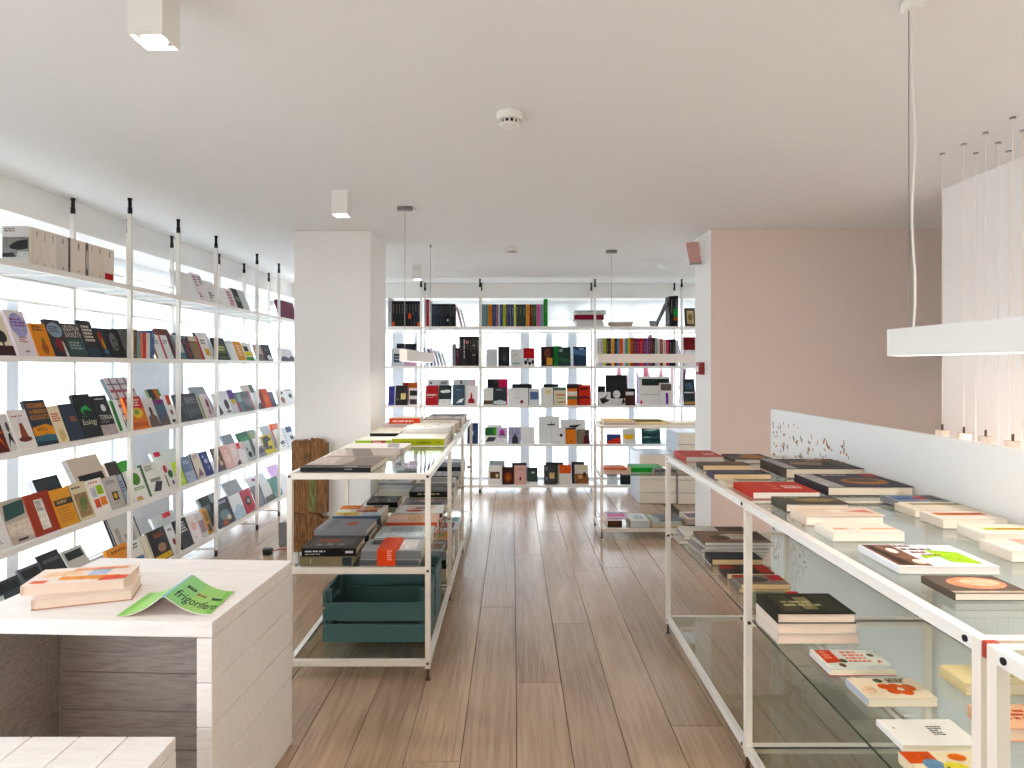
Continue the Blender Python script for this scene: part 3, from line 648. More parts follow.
side_face(1, 188, 195, .19, '35303a', 'dark paperback dotted with red', 'e .4 .4 .12 .1 b03a4e; e .7 .6 .1 .1 b03a4e; e .3 .7 .1 .08 c0607a; e .6 .2 .14 .1 b03a4e; l .1 .82 .9 .94 1 7d8890')
side_face(1, 195.5, 205.5, .195, '8a6f52', 'kraft brown paperback with red fore edge', 'r .8 0 1 1 b81e2e; r 0 .78 .8 1 cfc6b6; l .1 .66 .7 .76 1 5a4436')
side_face(1, 206, 213.5, .19, 'e9e6df', 'white paperback with yellow patch', 'r .3 .2 .9 .5 d9a92a; l .1 .66 .9 .9 2 5a5c66')
side_face(1, 194, 206, .265, 'dedede', 'light grey hardback standing behind a kraft one', '', 30, dx=.10, t=.025, spine='2a2628')
side_face(1, 219.5, 231, .20, '1d211c', 'black paperback with green cover window', 'r .1 .3 .9 .7 4a5a2a; l .2 .38 .8 .62 2 c9c08a; r .1 .1 .9 .16 5a6a3a')
side_face(1, 232, 239, .18, 'e6e8ea', 'plain white paperback with grey head band', 'r 0 .85 1 1 c9ccd0')
side_face(1, 239.5, 246.5, .185, 'd99a4a', 'tan orange paperback with pale letters', 'l .2 .2 .8 .8 4 f0dcc0')
side_face(1, 247, 255.5, .175, 'e9e9e0', 'white paperback with yellow, black and green bands', 'r 0 0 1 .2 3f8a3a; r 0 .25 1 .5 e0cf2a; r .1 .52 .6 .8 26282a')
side_face(1, 259, 266, .17, 'b89a94', 'dusty pink paperback', 'r 0 0 1 .4 6a5a5c')
side_face(1, 266.5, 274, .175, '1c1f24', 'black paperback with white puddle shape', 'e .6 .2 .3 .16 d9dde0; e .4 .7 .2 .1 4a5a6a')
side_face(1, 281.5, 296, .15, 'e4e4ea', 'white paperback with dark purple crowd', 'p 3a2c48 0 0 1 0 1 .3 .8 .45 .6 .25 .3 .4 .1 .3')
# third shelf -------------------------------------------------------
side_face(2, -9, 10.5, .20, '5a1d16', 'dark red paperback with orange starburst', 'p d2561e .5 .5 .1 .2 .5 .4 .3 0 .6 .4 .95 .05 .7 .45 1 .5 .7 .55 .9 .9 .55 .6 .3 .95 .45 .6 0 .7')
side_face(2, 11, 19, .19, 'ddd8d8', 'white paperback with black leaf shapes', 'p 1d1a1e .1 .1 .5 .3 .9 .15 .7 .5 .4 .45; e .6 .65 .2 .14 4a4a50')
side_face(2, 20, 38.5, .205, 'ece5e1', 'white paperback with brown volcano cone', 'p 8c3f22 .3 .26 .42 .66 .58 .66 .72 .26; e .5 .24 .36 .07 6a2a1a; l .15 .8 .85 .86 1 b0503a; e .5 .78 .06 .14 d9d4d4')
side_face(2, 39, 59.5, .25, '26303c', 'tall dark paperback titled in orange capitals over painted hills', 't .08 .83 .92 .93 f2a052 DIZIONARIO; t .1 .71 .26 .77 f2a052 DEL; t .3 .7 .96 .79 f2a052 PENSIERO; t .08 .57 .96 .67 f2a052 ECOLOGICO; p e09a4c 0 .22 1 .2 1 .38 .7 .46 .4 .44 0 .4; p 3d6a78 0 .1 1 .08 1 .2 .6 .24 0 .2; l .2 .3 .7 .38 2 7a4a2a')
side_face(2, 60, 70.5, .21, 'e8d9bd', 'cream paperback with small red lettering', 'l .1 .55 .9 .8 4 c8553a; e .5 .2 .3 .2 d9c08a')
side_face(2, 71.5, 86, .215, '2c3446', 'navy hardback with small orange title', 'l .45 .5 .95 .64 3 c87a4a', spine='101216')
side_face(2, 86.5, 103.5, .265, '10181a', 'black hardback with green swirl and serif title', 'e .5 .62 .26 .10 1f9a4a; e .55 .58 .2 .06 10181a; p 2fb05a .4 .7 .6 .74 .85 .6 .6 .64; t .12 .26 .92 .42 dcd8b8 Ecology; l .2 .46 .6 .5 1 2a6a4a')
side_face(2, 104, 119, .25, '15161a', 'black paperback with white moon and grey foot', 'r 0 0 1 .25 b5a5a3; e .58 .68 .16 .09 d9dadc; t .12 .38 .95 .5 d8cfc8 TERRA; l .15 .3 .9 .34 1 8a8488; l .2 .88 .8 .92 1 e6e6e6')
side_face(2, 119.6, 128, .215, 'e6e9e6', 'white paperback with green stripe beside its spine', 'r .12 .05 .5 .98 2c7d3a')
side_face(2, 103, 128, .37, 'cfc4c4', 'large tartan patterned book standing behind others', 'r 0 .1 1 .16 9a5a66; r 0 .4 1 .46 9a5a66; r 0 .7 1 .76 9a5a66; r .15 0 .22 1 8a6a76; r .45 0 .52 1 8a6a76; r .75 0 .82 1 8a6a76; r 0 .25 1 .28 6a6a72; r 0 .55 1 .58 6a6a72; r 0 .85 1 .88 6a6a72', 28, dx=.10, t=.03, spine='5d6468')
side_face(2, 134, 151, .225, 'd9772e', 'orange and red cookbook with yellow bowl', 'r 0 .62 1 1 c22a26; l .15 .68 .9 .92 3 f0c8b8; e .55 .5 .3 .16 e6c23a; e .5 .52 .16 .08 6a8a3a; r .1 .08 .9 .2 c85a22')
side_face(2, 151.5, 161.5, .205, 'dcd6d2', 'white paperback with brown stone head', 'p 6a5048 0 0 1 0 .9 .35 .66 .42 .6 .6 .4 .6 .34 .42 .1 .35; e .5 .56 .15 .14 54403c')
side_face(2, 162, 171.5, .19, '4a5a78', 'blue paperback with purple band and brown reeds', 'r 0 .82 1 1 7a2a72; p 6a5a58 0 0 1 0 1 .35 .7 .2 .5 .4 .2 .15; r 0 .6 1 .75 3a6a7a')
side_face(2, 172, 178.5, .215, 'e6e4e2', 'white paperback with red corner block', 'r .4 .66 1 1 c8402a; e .6 .4 .2 .1 8a4a2a; e .5 .1 .3 .06 26262a')
side_face(2, 146, 158, .27, '6b7a4c', 'dark folder with coloured tabs standing behind a cookbook', 'r 0 .7 .5 1 26282c; r .5 .7 .8 1 c86a2a; r .8 .7 1 1 4a7a3a', 26, dx=.10)
side_face(2, 182.5, 190, .215, '565a62', 'grey paperback with dark figures', 'p 26282e .1 0 .9 0 .8 .5 .5 .6 .2 .5; l .1 .8 .9 .9 1 b9bcc2')
side_face(2, 190.5, 204, .215, '3a3c44', 'dark grey paperback with dense small lettering', 'l .1 .6 .9 .85 4 8a8c90; p 55585e 0 .1 1 .2 1 .45 0 .4')
side_face(2, 204.5, 209.5, .19, 'd0cfc0', 'khaki white paperback with green edge', 'r 0 0 .4 1 8a8a6a')
side_face(2, 210, 214.5, .2, 'd9c4cc', 'pink and white patterned paperback', 'e .5 .6 .3 .2 7a3a4a; e .5 .25 .3 .14 b08090')
side_face(2, 188, 203, .27, '9a9ea2', 'flat grey binder standing behind dark grey paperbacks', '', 28, dx=.10)
side_face(2, 219, 226, .2, 'e8e8ea', 'white paperback with black plant', 'p 2a2c30 .2 0 .5 .5 .8 .1 .6 .05; l .1 .7 .7 .9 2 b0b0b4')
side_face(2, 226.5, 234, .21, 'e4e4e8', 'white paperback with dark purple oval', 'e .5 .42 .28 .22 3a2a40; e .5 .12 .3 .06 6a4a5a')
side_face(2, 234.5, 240, .215, 'c9cad0', 'grey paperback with violet and yellow head', 'r 0 .6 1 1 5a3a80; r .2 .4 1 .6 c9b23a')
side_face(2, 240.5, 246.5, .19, '6a8088', 'grey blue paperback with pink spine', 'r 0 0 .25 .5 c02a5a; r .3 .5 1 .9 9ab0b4')
side_face(2, 247, 255.5, .19, '6a6c70', 'mid grey paperback with pink edge', 'p 8a8c90 0 .3 1 .1 1 .6 0 .7; r .85 0 1 1 c88a90')
side_face(2, 240, 252, .25, 'd0cfc0', 'cream folder standing behind a grey blue paperback', 'r .6 0 .95 1 4a6a5a', 26, dx=.10)
side_face(2, 258, 263.5, .17, 'd4d8e0', 'pale blue white paperback', 'r 0 0 1 .35 3a3c58')
side_face(2, 264, 273, .20, 'd9552a', 'bright orange red paperback with dark spine', 'r 0 0 .3 1 8a2a20; e .6 .4 .25 .3 e8703a')
side_face(2, 273.5, 277.5, .16, '5a5c78', 'slim violet grey paperback', '')
side_face(2, 281, 288.5, .18, 'e8e6e6', 'white paperback with red-haired figure', 'e .5 .3 .25 .2 8a4a3a; e .5 .75 .3 .1 6a5a6a')
side_face(2, 289, 297, .18, 'e9e9ec', 'white paperback with small black marks', 'e .5 .5 .2 .14 3a3a40; l .1 .8 .9 .9 1 444')
# fourth shelf ------------------------------------------------------
side_face(3, -14, 13, .235, 'e3dfdc', 'white paperback with grey disc', 'e .45 .55 .3 .18 8d9298; e .45 .5 .14 .08 c9b84a; l .2 .1 .8 .18 2 999')
side_face(3, 14, 36.5, .225, 'b9aaa0', 'shiny silver paperback with dark teal patch', 'p 2f4f4c 0 .55 .9 .62 1 .95 .1 .9; p d9c8b8 0 .2 1 .1 1 .5 0 .48; r .25 .05 .7 .1 3a3634')
side_face(3, 38, 61.5, .225, '9c3a26', 'brick red paperback with white label panel', 'r .3 .12 .66 .84 e6ded4; l .34 .55 .6 .8 6 5a4a44')
side_face(3, 62, 80.5, .215, 'dd9a3a', 'orange yellow paperback with dark title band', 'r .06 .56 1 .72 35302c; l .2 .6 .9 .68 2 d8b078; l .1 .1 .9 .5 5 c88228')
side_face(3, 81, 96.5, .22, 'd9cba8', 'cream paperback with green brown leaf map', 'r .12 .08 .9 .72 9a7f5a; p 6a7a42 .3 .3 .6 .25 .8 .5 .6 .64 .35 .55; l .1 .82 .9 .9 1 5a4a3a', spine='26221e')
side_face(3, 97, 112.5, .215, 'ede6de', 'white paperback with four coloured squares', 'r .15 .5 .45 .78 b9bcc0; r .5 .54 .9 .8 9ab83a; r .15 .2 .48 .44 d8552a; r .52 .22 .9 .46 e08a4a; l .15 .86 .8 .94 1 d08a6a')
side_face(3, 113, 127, .205, 'bdb6b0', 'grey paperback with a small globe in the dark', 'r .3 .25 .7 .52 2a2622; e .5 .39 .12 .1 d0a03a; l .15 .76 .85 .88 2 7d7672; l .3 .14 .7 .18 1 8a8480')
side_face(3, 127.5, 131.5, .2, 'a9b4c4', 'slim blue grey paperback by the rack post', 'l .1 .4 .9 .8 4 4a5a80', spine='3a4058')
side_face(3, 65, 96, .345, 'cdb9a6', 'big beige and black book standing behind an orange yellow paperback', 'r .12 .06 .92 .66 1a1a1e', 26, dx=.09, t=.03, spine='8a8684')
side_face(3, 32, 57, .27, '23262c', 'dark hardback standing behind a brick red paperback', '', 24, dx=.09, t=.03, spine='b9b9bc')
side_face(3, 104, 116, .27, '3a2c28', 'dark brown hardback standing behind a white squared paperback', '', 24, dx=.09, t=.025, spine='d8ccc0')
side_face(3, 117.5, 128, .26, '4a9a44', 'green hardback standing behind a grey globe paperback', '', 24, dx=.09)
side_face(3, 135.5, 150, .21, 'e9e8e2', 'white paperback with big green ball', 'e .5 .68 .3 .2 4f8a2a; l .2 .3 .95 .42 2 5a9a3a; p c9a06a .1 0 .6 0 .5 .14 .2 .12')
side_face(3, 150.5, 167, .225, 'e8e6df', 'white paperback with dark green spine and black photo corner', 'r 0 0 .1 1 1f5a2c; p 2a2c2a .3 .1 .7 .06 .95 .34 .6 .4; r .3 .4 .9 .5 8a8a80; l .2 .74 .8 .92 3 7a7a74', spine='1f5a2c')
side_face(3, 167.5, 179, .215, 'e6e3de', 'white paperback with red and green balloons', 'e .4 .7 .16 .14 b82a34; e .7 .5 .2 .14 3a6a3a; r .2 .1 .3 .5 4a4a4a; e .7 .2 .1 .08 6a4a80')
side_face(3, 150, 174, .265, 'dde1da', 'pale folder with red tab standing behind white paperbacks', 'r .1 .86 .35 1 c82a44', 24, dx=.09)
side_face(3, 181.5, 187.5, .185, 'a9bf2e', 'lime green paperback', 'r .2 .1 .8 .3 c8d86a')
side_face(3, 188, 197, .20, '7486a4', 'steel blue paperback with lilac foot', 'r 0 0 1 .4 aab4cc; l .2 .7 .8 .84 2 c9d2e0')
side_face(3, 197.5, 206.5, .21, 'e0d4c4', 'cream paperback with navy edge', 'r 0 0 .14 1 26345a; p 8a6a7a .2 .05 .9 .1 .6 .4; l .3 .75 .9 .9 2 9a9088')
side_face(3, 207, 214.5, .20, '2f3a74', 'navy violet paperback with pale stars', 'e .5 .6 .2 .1 b9b0d8; e .6 .3 .1 .1 8a90c0; e .3 .8 .1 .06 c0c8e8')
side_face(3, 219.5, 227, .205, '4a3428', 'dark brown paperback with amber lights', 'e .4 .6 .2 .2 d09a4a; e .6 .3 .2 .1 c8b090; r 0 0 .3 .2 5a3a7a')
side_face(3, 227.5, 235, .205, 'e6b8ae', 'rosy pink paperback', 'e .5 .5 .3 .3 f0d0c8')
side_face(3, 235.5, 242, .20, 'ecd0cc', 'pale blush paperback', 'p 5a3a4a .3 0 1 0 1 .2 .6 .16; e .5 .6 .3 .2 f4e4e0')
side_face(3, 242.5, 249, .195, 'e6dede', 'white paperback with red corner flag', 'r 0 .7 .5 1 d02a2e; r .6 .6 .9 .9 e9c0c4')
side_face(3, 249.5, 255.5, .19, 'c4cccc', 'grey green paperback with dark animal', 'e .5 .3 .3 .16 2c3432; e .3 .6 .1 .1 4a5452')
side_face(3, 221, 231, .27, '8a9098', 'grey hardback standing behind the amber lights cover', '', 26, dx=.09)
side_face(3, 236, 246, .26, '2f6a48', 'green hardback standing behind a blush cover', 'r .1 .1 .9 .8 3f8a5c', 26, dx=.09)
side_face(3, 247, 254, .26, '8a9a80', 'sage hardback standing behind the red flag cover', '', 26, dx=.09)
side_face(3, 258.5, 266.5, .19, '8a848a', 'grey photograph paperback', 'r 0 .55 1 1 e6e4e6; e .5 .3 .4 .16 3a363c')
side_face(3, 267, 276.5, .195, 'd8c020', 'yellow and black paperback', 'p 22201c 0 .3 .4 .2 .5 .6 .9 .7 .6 .95 .1 .9; e .6 .3 .15 .1 22201c')
side_face(3, 260, 268, .27, 'b4bac2', 'pale grey hardback standing behind the grey photograph', '', 26, dx=.09)
side_face(3, 270, 277, .27, 'd2582a', 'rust orange hardback standing behind a yellow one', '', 22, dx=.09)
side_face(3, 281, 288.5, .22, 'e2e4e6', 'white paperback with grey birds', 'e .5 .3 .3 .1 6a6c70; e .4 .7 .2 .08 8a8c90; r .3 .1 .7 .14 444')
side_face(3, 289, 297, .22, 'd9dee4', 'pale blue paperback with navy head', 'r .3 .7 1 1 2c4a7a; r .5 .3 .9 .5 23262c')
# bottom shelf ------------------------------------------------------
for i, (a, b_, h, c, n) in enumerate([(22, 47, .31, '44484e', 'dark grey magazine'), (48, 68, .33, '5a5e64', 'mid grey magazine'), (69, 88, .36, '2a2c32', 'black magazine'), (89, 108, .33, 'c4c0ba', 'stone grey magazine')]):
    side_face(4, a, b_, h, c, f'{n} with glossy cover in the tall leaning group', 'r .1 .8 .9 .95 26282c; r .1 .1 .9 .6 8a8d92' if i != 2 else 'r .1 .84 .9 .9 555', 30, t=.012, cat='magazine')
side_face(4, -10, 20, .24, 'dfe4df', 'white paperback with dark green corner', 'r .1 .8 .5 1 1f5a34')
side_face(4, 104, 130, .40, 'd0cbc4', 'large framed grey chart with black border standing behind orange book', 'r 0 0 1 .05 15161a; r 0 .94 1 1 15161a; r 0 0 .04 1 15161a; r .96 0 1 1 15161a; r .15 .25 .3 .75 a9a49c; r .4 .25 .55 .6 a9a49c; r .65 .25 .8 .8 a9a49c', 22, dx=.09, t=.02, spine='15161a')
side_face(4, 118, 138, .23, 'e0912e', 'orange paperback with dark letters', 'l .2 .2 .5 .4 2 3a2a1a; l .2 .8 .9 .9 1 8a5020')
side_face(4, 138.5, 150, .215, 'e4e2da', 'white paperback with blue building photo', 'r .2 .05 .9 .5 5a7a9a; p 3a4a5a .3 .05 .6 .05 .7 .4 .4 .45; l .1 .74 .8 .92 2 3a3a3a')
side_face(4, 150.5, 157, .22, 'e4dcc8', 'cream paperback with ragged edge', 'r .7 0 1 1 c9bfa4')
side_face(4, 157.5, 174, .225, '1d1718', 'black paperback with yellow foot band', 'r .04 .02 .96 .2 dcb020; e .55 .4 .24 .14 a8846a; l .3 .72 .9 .86 2 a85a3a', spine='0f0c0d')
side_face(4, 174.5, 181, .215, 'e8e6e4', 'white paperback with small red seal', 'e .6 .4 .24 .12 8a2a34; l .2 .75 .8 .88 1 777')
side_face(4, 150, 172, .27, 'cfd2cf', 'pale binder with red tab behind black yellow book', 'r .5 .86 .85 1 d02a34', 26, dx=.09)
side_face(4, 183.5, 194.5, .22, '1f1b20', 'black paperback with big white lettering', 'l .12 .5 .92 .88 4 d9d4d4')
side_face(4, 195, 203, .21, 'ece2df', 'white paperback with faint pink drawing', 'e .5 .6 .3 .18 e6bcb4; l .2 .14 .6 .2 1 999')
side_face(4, 203.5, 209.5, .2, 'ccc4c4', 'grey pink photograph paperback', 'r .1 .2 .9 .7 a88a90')
side_face(4, 210, 214.5, .215, 'c8963a', 'ochre paperback', 'r .2 .5 .8 .9 8a5a2a; r .2 .1 .8 .4 4a3a2a')
side_face(4, 196, 214, .27, '9aa4a6', 'grey slate folder standing behind an ochre paperback', 'r .1 .7 .6 .98 26282c', 28, dx=.09)
side_face(4, 221, 236, .23, '20262e', 'black comic with multicoloured street scene', 'e .5 .4 .3 .2 5a7a7a; p a85a3a .2 .05 .6 .05 .5 .3; r .2 .82 .8 .92 9a9ab0; e .7 .25 .14 .1 c9c0a0')
side_face(4, 236.5, 247, .215, 'e4e8ea', 'white book with pale blue ice', 'p b0c4d0 0 0 1 0 1 .4 .5 .6 0 .3')
side_face(4, 247.5, 257, .215, 'b8203a', 'crimson book with black emblem', 'e .5 .5 .3 .2 26141a; e .5 .5 .15 .1 b89a9a')
side_face(4, 259, 266.5, .21, '7d818a', 'plain grey book with dark fore edge', 'r .8 0 1 1 5a5c64')
side_face(4, 267, 275, .19, 'd9dcda', 'white book with dark photo foot', 'r 0 0 1 .3 5a5c5a')
side_face(4, 275.5, 283, .21, '4f827c', 'sea green book', 'r .1 .1 .9 .2 7aa8a0')
side_face(4, 283.5, 291, .19, 'e0e2e6', 'white book beside the sea green one', '')
side_face(4, 222, 236, .31, 'a4a8ac', 'tilted grey file standing behind the street scene comic', '', 30, dx=.09)
side_face(4, 246, 262, .27, 'dcdedf', 'white folder with magenta marks standing behind crimson book', 'e .3 .85 .1 .06 a83a7a; e .6 .9 .1 .05 333', 34, dx=.09)
side_face(4, 266, 276, .30, 'c8a4d0', 'lilac flower-shaped card standing behind the sea green book', '', 30, dx=.09, t=.004)
# ---------------------------------------------------------------- end rack
G0 = 'upright books on the top shelf of the end window rack'; W0 = 'top shelf, end window rack'
spine_row([('tall grey', 'b9bcc0', 388, 391.5, .345)] + [(n, c, 392 + k * 3.0, 395 + k * 3.0, .31) for k, (n, c) in enumerate([('black orange-footed', '1c1c1e'), ('jet', '17181a'), ('dark green', '1c2a22'), ('coal', '202024')])]
          + [(n, c, 405.2 + k * 3.0, 408.2 + k * 3.0, .31) for k, (n, c) in enumerate([('black', '18191b'), ('black orange-stickered', '1c1d22'), ('soot', '212227'), ('dark navy', '1c2230'), ('black orange-based', '1a1a1d')])], end_spine(0, .2), W0, G0)
spine_row([('silver', 'bfc2c6', 424.6, 426.2, .33), ('crimson', 'b01c3c', 426.2, 429, .33), ('pearl', 'd4d4d8', 429, 431.3, .31)] + [(n, c, 431.5 + k * 2.95, 434.4 + k * 2.95, .275) for k, (n, c) in enumerate([('navy', '2a3548'), ('ink blue', '263040'), ('blue black', '222b38'), ('midnight', '1f2836'), ('raven', '1a1a1e'), ('star-marked black', '16171b'), ('bottle green', '24302c'), ('onyx', '121316')])], end_spine(0, .2), W0, G0)
cw = [('dusty teal', '6f8f8f', 483), ('grey teal', '7a9a9c', 485.6), ('sea teal', '5f8a90', 488), ('orange', 'd98a4a', 492), ('denim', '39486a', 496), ('rose', '9a6a78', 498.4), ('icy white', 'c4ccd8', 500), ('indigo', '3a4a78', 503), ('lime', 'b4c03a', 505.6), ('olive', '4a4a3a', 507.6), ('plum navy', '3a3460', 510.6), ('dark blue', '2a3858', 514), ('yellow green', 'c0c83a', 516), ('charcoal', '2a2c2c', 519), ('dark olive', '3c4434', 522), ('dark teal', '2c4446', 526), ('apricot', 'e0a05a', 529.5), ('russet', '7a3030', 533), ('emerald', '2a6a3c', 536.6), ('pink', 'd070a8', 540.2), ('blue grey', '7a8c98', 544)]
rows = []; a = 481.8
for n, c, e in cw: rows.append((n, c, a, e, .27)); a = e
rows.append(('grass green', '2f9a34', 544, 547.8, .335))
spine_row(rows, end_spine(0, .17), W0, 'multicoloured row on the top shelf of the end window rack')
def eflat(lv, u0, u1, z0, t, col, lab, cat='magazine', d=.22, art='', rz=0):
    Y = EY + .03; return lay((u0 - CX) / F * Y, Y, EZ[lv] + z0, (u1 - u0) / F * Y, d, t, col, lab, 'lying stack on the top shelf of the end window rack', art, mode='s', cat=cat, rz=rz)
for k, (c, n, t_, a0, a1) in enumerate([('dcd9d8', 'white', .05, 577, 604), ('d0cccc', 'light grey', .03, 575.5, 602), ('8a1a34', 'wine red', .06, 574.5, 604), ('cfd4d4', 'silver grey', .03, 576, 606), ('b4bcbc', 'thin ash grey', .02, 575, 606)]):
    eflat(0, a0, a1, [0, .052, .084, .146, .178][k], t_, c, f'{n} magazine in the lying stack on the top shelf by the rack post', rz=(-3, 4, -2, 5, -4)[k] * .5)
for k, (c, n, t_, a0, a1) in enumerate([('b8a898', 'taupe', .03, 611, 632), ('c9bcae', 'sand', .028, 610, 633)]):
    eflat(0, a0, a1, k * .031, t_, c, f'{n} book in the low lying pair on the top shelf of the end window rack', 'book')
def lean_spine(lv, u, ang, w, h, t, col, lab, g, sart=None):
    Y = EY + .02; xa = (u - CX) / F * Y
    return book(Tm((xa, Y, EZ[lv] + .0005 + (abs(math.sin(R(ang))) * t if ang < 0 else 0))) @ Rm(R(ang), 4, 'Y') @ Rm(R(90), 4, 'Z'), w, h, t, col, lab, g, '', sart=sart or 'l .1 .3 .5 .7 1 999')
lean_spine(0, 462, -14, .18, .245, .018, 'd0a0b8', 'pink spined book leaning on the onyx one, top shelf', G0)
lean_spine(0, 465.5, -16, .18, .22, .016, 'c4c8d0', 'pale grey book leaning beside the pink one, top shelf', G0)
lean_spine(0, 657.5, 26, .2, .33, .014, '26282c', 'black slim book leaning against upright black ones, top shelf', G0)
spine_row([('glossy black', '17181b', 669.5, 673.6, .37), ('green-labelled black', '1c221e', 673.6, 678.2, .375)], end_spine(0, .22), W0, G0)
end_face(0, 650, 658, 320.5, '9aa0a6', 'small grey card tilted far back', '', 40, t=.01)
end_face(0, 685.5, 696, 308, '4a4038', 'dark framed tan picture book', 'r .2 .14 .85 .85 c4b088; e .5 .5 .2 .2 8a7048', t=.03)
# second shelf
G1 = 'upright books on the second shelf of the end window rack'; W1 = 'second shelf, end window rack'
end_face(1, 391, 404, 348.5, 'c8ccd2', 'pale box file with dark striped window', 'r .2 .2 .8 .7 3a4450; r .25 .34 .75 .4 9aa4b0; r .25 .5 .75 .56 9aa4b0', 8, t=.05)
end_face(1, 396, 416, 343.5, '20232b', 'wide dark navy folder', '', 10, dy=.09)
end_face(1, 404.5, 416.5, 350, 'caa8c4', 'pink lilac paperback', 'r .5 .4 .9 .8 e6d4e4', 10)
for k, (u, c, n, h) in enumerate([(428, 'b9bcc2', 'grey', .225), (432, '3c2c40', 'dark purple', .215), (435.5, 'c4a0c0', 'lilac pink', .22), (439, 'd0d0d8', 'silver', .2), (442.5, 'a9adb2', 'ash', .19), (446, 'dcdce0', 'white', .17)]):
    lean_spine(1, u, -12 - k, .15, h, .02, c, f'{n} book in the slanting group on the second shelf of the end rack', G1)
spine_row([('steel grey', '7d8488', 452, 455.4, .27), ('dark wine', '4a1c28', 455.4, 459, .22)] + [(n, c, 459 + k * 3.3, 462.3 + k * 3.3, .36) for k, (n, c) in enumerate([('tall black', '1e1c20'), ('tall silver-lettered', '2a2a2e'), ('tall pink-banded black', '222024'), ('tall coal', '1c1c20'), ('tall grey-striped', '303034'), ('tall soot', '18181c')])], end_spine(1, .22), W1, G1)
end_face(1, 486, 497.5, 349, 'd2d4d4', 'large plain pale grey book', '', t=.02)
end_face(1, 498, 510, 346.5, '26282b', 'black book with faint grey figure', 'e .55 .4 .14 .16 4a4c52', t=.03)
end_face(1, 510.5, 522.5, 349, 'dcdedc', 'white book with small green grey foot print', 'r .2 .1 .8 .2 8aa8a0; r .3 .6 .5 .7 d4d0b0')
end_face(1, 523.5, 535, 348, 'c01a24', 'red book over black and white pattern', 'r 0 0 1 .42 e0dcdc; e .2 .2 .14 .12 1c1a1c; e .55 .15 .14 .1 1c1a1c; e .85 .22 .12 .12 1c1a1c; e .4 .34 .1 .06 1c1a1c; l .2 .66 .8 .76 1 d8504a')
end_face(1, 541, 554, 346.5, '2c1c1e', 'dark portrait book with orange square', 'e .52 .66 .26 .24 7a4436; r .45 .05 .9 .42 dca45a; e .45 .7 .05 .03 1a1014; e .62 .7 .05 .03 1a1014')
end_face(1, 553, 562, 345.8, '2f8a44', 'green folder standing behind the dark portrait book', '', dy=.06)
end_face(1, 558, 571, 347, '1f3c34', 'dark green book with pale small title', 'l .12 .72 .45 .88 2 b0c4b8; p 2f5c4a 0 .3 1 .1 1 .3 0 .5')
end_face(1, 573.5, 587, 346.5, '22344c', 'navy book with pale blue mist', 'p 4f6f90 0 .6 1 .5 1 .85 .4 .8 0 .9; l .45 .8 .95 .92 1 a9c0d4')
spine_row([(n, c, a, e, h + .118) for n, c, a, e, h in [('white-backed', 'd8d4d4', 597, 599.8, .225), ('off white', 'cfcaca', 599.8, 602.6, .225), ('lime', 'b0c03a', 603.6, 606.2, .225), ('dark brown', '3a2420', 606.2, 608.6, .225), ('black brown', '241a1a', 608.6, 611, .225), ('orange', 'e0a050', 611.4, 614.4, .225), ('black', '20242a', 614.6, 617, .225), ('sky blue', '4a8ab0', 617, 619.2, .225), ('vermilion', 'e06030', 619.2, 623, .225), ('pale grey', 'cdd0d2', 623, 625.2, .225), ('teal', '4f8a8a', 625.2, 628, .225), ('yellow', 'd8b82a', 628, 630.4, .225), ('rust', 'a84a3a', 630.4, 633.4, .225), ('wine', '7a2430', 633.8, 636.4, .225), ('violet', '5a2a68', 636.4, 638.8, .225), ('scarlet', 'd0262a', 638.8, 643, .225), ('purple', '6a3470', 643.4, 646.2, .225), ('mauve', '8a5a80', 646.2, 648.4, .225), ('dusk purple', '54305a', 648.4, 650.4, .225), ('tall dark red', '7a1c2a', 650.4, 652.2, .265), ('coal', '1c1e1e', 652.2, 655.2, .23), ('stone', 'b8b4b0', 655.2, 658, .23), ('silver', 'd4d0d0', 658, 660, .215), ('brick', '8a3430', 660, 663, .215), ('cream', 'e0d0c0', 663, 666, .205), ('hot pink', 'd03060', 666.2, 669, .205), ('jet black', '131416', 669, 672, .21), ('ink black', '1a1c1c', 672, 675.2, .21), ('snow', 'dcdada', 676, 679, .2)]],
          end_spine(1, .16), W1, 'long mixed row on the second shelf of the end window rack')
end_face(1, 684, 696, 337, '7a1c22', 'dark red square book with white lower half', 'r 0 0 1 .55 e4e4e6', 4, t=.03)
# third shelf
end_face(2, 388, 394.5, 386, '3f3f80', 'violet blue book', '')
end_face(2, 395, 407.5, 385.5, '2a2a2c', 'black book with small gold square', 'r .45 .3 .85 .6 d8c48a; e .2 .3 .1 .06 5a5a50', t=.025)
end_face(2, 408.5, 417.5, 388, 'd8d0cc', 'white book with black photo band', 'r .1 .55 .95 .85 1a1a1e; r .1 .05 .95 .35 3a3440')
end_face(2, 402, 417, 382.5, 'b85a2a', 'orange red hardback standing behind black and white books', 'r 0 .5 .4 1 a0202a', dy=.06)
end_face(2, 425.5, 438, 385.5, 'a8141e', 'red book with white title', 'l .1 .42 .9 .56 1 e8d4d0; l .1 .36 .6 .4 1 d0a0a0')
end_face(2, 438.7, 451.8, 385.2, '20302f', 'black green book with white cloud', 'e .35 .68 .25 .07 dfe4e2; e .65 .7 .25 .08 dfe4e2; r 0 0 1 .3 dcdedc')
end_face(2, 452.3, 464.5, 385, '3c5262', 'slate blue book with white boat', 'p e0e4e6 .3 .1 .8 .14 .95 .34 .6 .28; l .3 .72 .8 .78 1 8aa0ac')
end_face(2, 465.5, 478.3, 385.5, 'e4dedc', 'white book with red bottle', 'p 9a1c28 .2 .1 .75 .1 .7 .3 .55 .36 .5 .62 .4 .62 .36 .36 .2 .28')
end_face(2, 427, 449, 379.3, 'cdd0d6', 'wide pale grey board standing behind red book', 'r .1 .8 .2 .9 555; r .6 .8 .9 .92 888', dy=.06)
